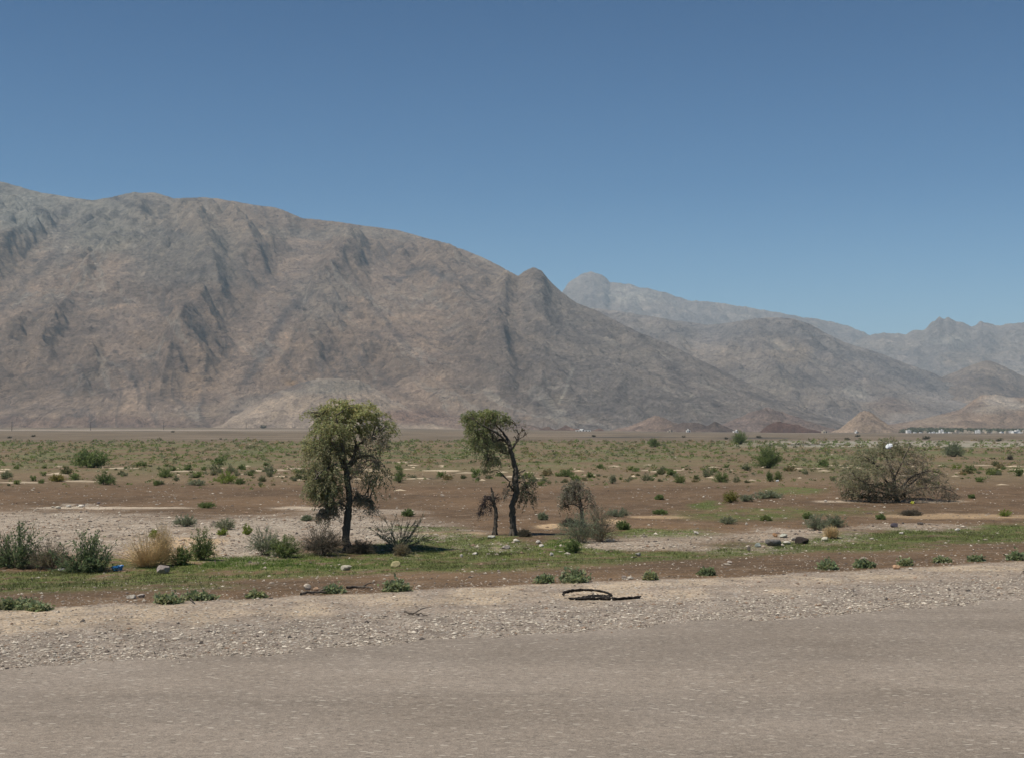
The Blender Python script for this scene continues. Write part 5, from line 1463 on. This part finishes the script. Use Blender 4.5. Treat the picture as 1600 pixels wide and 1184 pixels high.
# ------------------------------------------------------------------ litter and small things
def simple_mat(name, c, rough=.6, spec=.3):
    m, nt, b = newmat(name)
    tc = N(nt, 'ShaderNodeTexCoord').outputs['Object']
    n = noise_node(nt, tc, 9, 3)
    nt.links.new(ramp(nt, n, [(.3, tuple(v * .85 for v in c)), (.7, tuple(min(1, v * 1.12) for v in c))]), b.inputs['Base Color'])
    b.inputs['Roughness'].default_value = rough; b.inputs['Specular IOR Level'].default_value = spec
    return m
RUB, _nt, _b = newmat('dusty rubber')
_n = noise_node(_nt, N(_nt, 'ShaderNodeTexCoord').outputs['Object'], 14, 5, .75)
_nt.links.new(ramp(_nt, _n, [(.40, (.013, .012, .012)), (.56, (.03, .026, .023)), (.68, (.16, .13, .10))]), _b.inputs['Base Color'])
bump(_nt, _b, _n, .8, .02)
BLUE = simple_mat('blue plastic', (.03, .20, .48), .4, .5)
WHITE = simple_mat('white plastic', (.75, .77, .78), .4, .5)
YEL = simple_mat('yellow plastic', (.5, .5, .06), .5, .4)

def ribbon(geo, pts, wid, thk, n=8, tw=None):
    """flat rubber strip with rectangular section"""
    cp = catmull(pts, n); m = len(cp)
    tan = np.gradient(cp, axis=0); tan /= np.linalg.norm(tan, axis=1)[:, None]
    up = np.tile(np.array([[0, 0, 1.]]), (m, 1))
    ang = np.interp(np.linspace(0, 1, m), np.linspace(0, 1, len(tw)), tw) if tw is not None else np.zeros(m)
    side = np.cross(tan, up); side /= np.linalg.norm(side, axis=1)[:, None] + 1e-9
    nn = np.cross(side, tan)
    s2 = side * np.cos(ang)[:, None] + nn * np.sin(ang)[:, None]; n2 = -side * np.sin(ang)[:, None] + nn * np.cos(ang)[:, None]
    rg = np.random.default_rng(4)
    w = wid * (1 + .45 * rg.uniform(-1, 1, m))[:, None]; w[0] *= .4; w[-1] *= .4
    V = np.stack([cp - s2 * w / 2 - n2 * thk / 2, cp + s2 * w / 2 - n2 * thk / 2, cp + s2 * w / 2 + n2 * thk / 2, cp - s2 * w / 2 + n2 * thk / 2], 1).reshape(-1, 3)
    f = []
    for i in range(m - 1):
        for q in range(4):
            f.append((i * 4 + q, i * 4 + (q + 1) % 4, i * 4 + 4 + (q + 1) % 4, i * 4 + 4 + q))
    f.append((0, 1, 2, 3)); f.append((m * 4 - 1, m * 4 - 2, m * 4 - 3, m * 4 - 4))
    geo.add(V, np.array(f))

tb = g1(940, 937)
def TP(px, py, dy, up=0.0):
    D = tb[1] + dy
    p = P(px, py, D) - tb
    return p
g = Geo()
# upper arch stands a little off the ground and curls back under itself
arch = [(882, 928, .55), (880, 926, .6), (893, 922.5, .7), (915, 921, .8), (938, 923, .75), (955, 928, .5), (951, 931, .35), (938, 930.5, .4), (922, 931, .35), (906, 934, .15), (890, 936, .02)]
pts = []
for (x, y, dy) in arch:
    p = P(x, y, tb[1] + dy)
    gz = float(gh(np.array([p[0]]), np.array([p[1]]))[0]); p[2] = max(p[2], gz + .02)
    pts.append(p - tb)
ribbon(g, pts, .055, .018, 8, [1.2, 1.2, .9, .6, .8, 1.1, 1.0, .6, .3])
bar = [(888, 935.5, .05), (905, 937.5, 0), (925, 938, -.02), (950, 938, -.02), (975, 938, -.02), (992, 936.5, .02), (1000, 933.5, .1), (993, 932.5, .2)]
pts = []
for (x, y, dy) in bar:
    p = P(x, y, tb[1] + dy)
    gz = float(gh(np.array([p[0]]), np.array([p[1]]))[0]); p[2] = max(min(p[2], gz + .08), gz + .025)
    pts.append(p - tb)
ribbon(g, pts, .055, .02, 8, [.3, .8, 1.1, 1.1, .9, .5])
o = link('tyre_strip', g.mesh('tyre_strip', RUB, False), None, tb, label='black curled strip of shredded tyre lying on the gravel shoulder', category='tyre strip')

def crumple(name, px, py, w_px, h_px, mat, label, cat, seed, pos=None, zlift=0.0):
    b = g1(px, py) if pos is None else pos
    sc = b[1] / F
    me = rock_mesh(seed, 1, 1, (.5, .5, .5)); 
    me.materials.clear(); me.materials.append(mat)
    rg = np.random.default_rng(seed)
    co = np.zeros(len(me.vertices) * 3); me.vertices.foreach_get('co', co); co = co.reshape(-1, 3)
    co *= (1 + rg.uniform(-.22, .22, (len(co), 1)))
    co[:, 0] += .25 * co[:, 2]
    co *= np.array([w_px * sc, w_px * sc * .7, h_px * sc])
    me.vertices.foreach_set('co', co.ravel()); me.update()
    me.name = name
    o = link(name, me, None, b, label=label, category=cat)
    o.location.z += zlift
    return o
crumple('plastic_bag', 181, 891, 16, 9, BLUE, 'crumpled bright blue plastic bag in the grass left of the boulder', 'bag', 41)
wb = P(1388, 700, g1(1402, 783)[1] - 1.3)
crumple('plastic_bag', 0, 0, 10, 8, WHITE, 'white plastic bag caught high in the sprawling thorn tree', 'bag', 42, pos=wb)
crumple('plastic_scrap', 1425, 787, 6, 5, YEL, 'tiny yellow scrap of litter at the foot of the thorn tree', 'litter', 43)
crumple('plastic_scrap', 107, 739, 5, 4, WHITE, 'tiny white scrap of litter in the scrub on the left', 'litter', 44)
crumple('plastic_scrap', 1214, 752, 5, 3, WHITE, 'tiny white scrap of litter in front of the big domed bush', 'litter', 45)

# dark stick and root pieces at the verge
def stick(pts_px, r, label, seed):
    rg = np.random.default_rng(seed)
    b = g1(*pts_px[0]); g = Geo()
    q = []
    for x, y in pts_px:
        p = g1(x, y); p[2] += r * 1.2; q.append(p - b)
    cp = catmull(q, 6); cp[:, 2] += np.abs(rg.normal(size=len(cp))) * .01
    tube(g, cp, np.linspace(r, r * .4, len(cp)), 6, .2, rg)
    mid = cp[len(cp) // 2]
    tube(g, [mid, mid + np.array([.12, .1, .06]), mid + np.array([.3, .12, .10])], [r * .6, r * .4, r * .15], 5, .1, rg)
    link('stick', g.mesh('stick', BARK, True), None, b, label=label, category='stick')
stick([(542, 922), (558, 921), (572, 921.5), (582, 922.5)], .035, 'dark stick lying on the verge between two creepers', 1)
stick([(470, 931), (488, 929), (508, 928), (525, 926)], .03, 'long thin dark stick below the cream stone on the verge', 2)
stick([(632, 959), (648, 961), (668, 964)], .02, 'thin dark stick on the gravel shoulder left of the tyre strip', 3)
stick([(288, 933), (296, 938), (303, 944)], .025, 'dark reddish stick poking through the creeper below the boulder', 4)

# ------------------------------------------------------------------ utility poles
WOOD = simple_mat('weathered pole', (.07, .055, .045), .9, .1)
WHP = simple_mat('white plaster', (.78, .76, .72), .8, .2)
CRM = simple_mat('cream plaster', (.50, .42, .32), .8, .2)
DKW = simple_mat('dark opening', (.03, .03, .035), .4, .5)

def box(geo, c, s, m=0):
    x, y, z = c; a, b, d = s[0] / 2, s[1] / 2, s[2] / 2
    V = np.array([[x + i * a, y + j * b, z + k * d] for k in (-1, 1) for j in (-1, 1) for i in (-1, 1)])
    f = np.array([[0, 2, 3, 1], [4, 5, 7, 6], [0, 1, 5, 4], [2, 6, 7, 3], [0, 4, 6, 2], [1, 3, 7, 5]])
    geo.add(V, f, None, m)

def build_pole(src=None):
    hgt = 8.0
    root = bpy.data.objects.new('utility_pole', None); col.objects.link(root)
    g = Geo(); tube(g, [(0, 0, -.5), (0, 0, hgt / 2), (0, 0, hgt)], [.24, .21, .17], 8); link('pole', g.mesh('pole', WOOD, True), root)
    g = Geo(); box(g, (0, -.2, hgt - .6), (2.2, .18, .2)); link('crossarm', g.mesh('crossarm', WOOD), root)
    gi = Geo(); tube(gi, [(0, 0, 0), (0, 0, .25)], [.07, .05], 6)
    me = gi.mesh('insulator', WHP)
    for x in (-1, 0, 1):
        link('insulator', me, root, (x, -.2, hgt - .5))
    return root
POLES = [(19, 'thin utility pole at the foot of the mountain, leftmost in the photo'), (142, 'tallest looking utility pole at the foot of the mountain, second from the left'),
         (256, 'utility pole at the foot of the mountain, third from the left'), (385, 'faint utility pole nearest to the tall tree, last of the line')]
proto = None
for i, (px, lab) in enumerate(POLES):
    D = 1180 + 130 * i
    x = (px - 800) / F * D; z = float(gh(np.array([x]), np.array([D]))[0])
    if proto is None:
        o = proto = build_pole()
    else:
        o = proto.copy(); col.objects.link(o)
        for ch in proto.children:
            c = ch.copy(); col.objects.link(c); c.parent = o
    o.location = (x, D, z); o.rotation_euler = (0, 0, .5)
    o['label'] = lab; o['category'] = 'utility pole'; o['group'] = 'utility poles at the foot of the mountain'

# ------------------------------------------------------------------ houses
def house_mesh(w, d, h, storeys, wallmat, seed):
    rg = random.Random(seed)
    g = Geo()
    box(g, (0, 0, h / 2), (w, d, h))
    # parapet ring
    for (x, y, a, b) in ((0, -d / 2 + .1, w + .2, .3), (0, d / 2 - .1, w + .2, .3), (-w / 2 + .1, 0, .3, d - .5), (w / 2 - .1, 0, .3, d - .5)):
        box(g, (x, y, h + .3), (a, b, .6))
    box(g, (rg.uniform(-w / 4, w / 4), d * .15, h + 1.1), (w * .25, d * .3, 2.2))
    n = max(2, int(w / 3))
    for s in range(storeys):
        for i in range(n):
            x = -w / 2 + (i + .5) * w / n
            z = h * (s + .55) / storeys
            if s == 0 and i == n // 2:
                box(g, (x, -d / 2 - .02, 1.1), (1.2, .12, 2.2), 1)
            else:
                box(g, (x, -d / 2 - .02, z), (1.1, .12, 1.2), 1)
    return g.mesh('house', [wallmat, DKW])
HM = [house_mesh(13, 10, 4.2, 1, WHP, 1), house_mesh(11, 10, 7, 2, WHP, 2), house_mesh(16, 11, 4.5, 1, CRM, 3), house_mesh(10, 9, 7.2, 2, CRM, 4)]
HOUSES = [(1419, 1), (1429, 0), (1438, 0), (1453, 0), (1458, 1), (1464, 0), (1470, 1), (1475, 0), (1483, 0), (1489, 2), (1502, 2), (1508, 3), (1515, 2), (1521, 3), (1527, 1), (1532, 2), (1537, 3), (1543, 2), (1547, 0), (1553, 3), (1558, 2), (1565, 0), (1572, 3),
          (1578, 1), (1584, 0), (1589, 1), (1594, 0), (1600, 3), (1445, 3), (1495, 3)]
rh = random.Random(5)
HLAB = ['white flat roofed house in the palm village under the pale hills', 'white two storey house in the palm village under the pale hills', 'cream flat roofed house in the palm village under the pale hills', 'cream two storey house in the palm village under the pale hills']
HGRP = ['white low village houses', 'white two storey village houses', 'cream low village houses', 'cream two storey village houses']
hp = None
for px, k in HOUSES:
    D = rh.uniform(1740, 1850); x = (px - 800) / F * D; z = float(gh(np.array([x]), np.array([D]))[0])
    if hp is None:
        hp = o = bpy.data.objects.new('house', HM[k])
    else:
        o = hp.copy(); o.data = HM[k]
    col.objects.link(o)
    sc_ = rh.uniform(.26, .55)
    o.location = (x, D, z - .1); o.scale = (sc_ * rh.uniform(.8, 1.1), sc_, sc_ * rh.uniform(.85, 1.1)); o.rotation_euler = (0, 0, rh.uniform(-.4, .4))
    o['label'] = HLAB[k]; o['category'] = 'house'; o['group'] = HGRP[k]
LONE = [(911, 670.5, 26, 2.2, 'long low white building at the foot of the mountain', 'building', WHP), (1075, 672.5, 6, 5, 'lone white house in front of the dark foothills', 'house', WHP), (1149, 671, 8, 3.2, 'small pale building at the right foot of the dark foothills', 'building', WHP),
        (1288, 674, 8, 4.5, 'cream building left of the pointed sandy hill', 'building', CRM), (1338, 675, 4, 4, 'small white house right below the pointed sandy hill', 'house', WHP), (1047, 672, 9, 2, 'grey low shed left of the lone white house', 'shed', CRM)]
for i, (px, py, w, h, lab, cat, mt) in enumerate(LONE):
    D = 1650.; x = (px - 800) / F * D; z = float(gh(np.array([x]), np.array([D]))[0])
    o = link(cat, house_mesh(w * D / F * .9, 8, h * D / F * .5, 1, mt, 60 + i), None, (x, D, z - .1), label=lab, category=cat)

# palms round the village (one dark mass) 
def palms():
    rng = np.random.default_rng(77)
    g = Geo()
    N_ = 900
    px = rng.uniform(1406, 1640, N_); D = rng.uniform(1850, 2220, N_)
    x = (px - 800) / F * D; z = gh(x, D)
    h = rng.uniform(1.5, 7.0, N_) * np.interp(px, [1406, 1425, 1520, 1640], [.5, 1, .8, .6])
    n = 9
    a = rng.uniform(0, 6.28, (N_, n)); e = rng.uniform(-.5, .9, (N_, n))
    d = np.stack([np.cos(a) * np.cos(e), np.sin(a) * np.cos(e), np.sin(e)], -1)
    c = np.stack([x, D, z + h], 1)[:, None] + d * 1.6
    leaves(g, c.reshape(-1, 3), d.reshape(-1, 3), 3.4, 1.1, rng, jitter_cols(rng, N_ * n, (.085, .095, .06)))
    top = np.stack([x, D, z + h], 1); bot = np.stack([x, D, z - .3], 1)
    thin(g, np.stack([bot, top], 1), .3, .2, (.07, .06, .045))
    link('palm_grove', g.mesh('palm_grove', LEAF), kind='stuff', label='dark green palm grove surrounding the distant village', category='palm grove')
palms()

# ------------------------------------------------------------------ haze
def haze():
    g = Geo()
    box(g, (0, 6000, 548), (34000, 19000, 1104))
    m = bpy.data.materials.new('haze'); m.use_nodes = True
    nt = m.node_tree
    for n in list(nt.nodes):
        nt.nodes.remove(n)
    v = nt.nodes.new('ShaderNodeVolumePrincipled')
    v.inputs['Color'].default_value = (.68, .87, 1.0, 1)
    v.inputs['Density'].default_value = 7.0e-5
    v.inputs['Anisotropy'].default_value = .0
    o = nt.nodes.new('ShaderNodeOutputMaterial')
    nt.links.new(v.outputs[0], o.inputs['Volume'])
    link('haze', g.mesh('haze', m), kind='stuff', label='thin pale desert haze over the plain and mountains', category='haze')
haze()
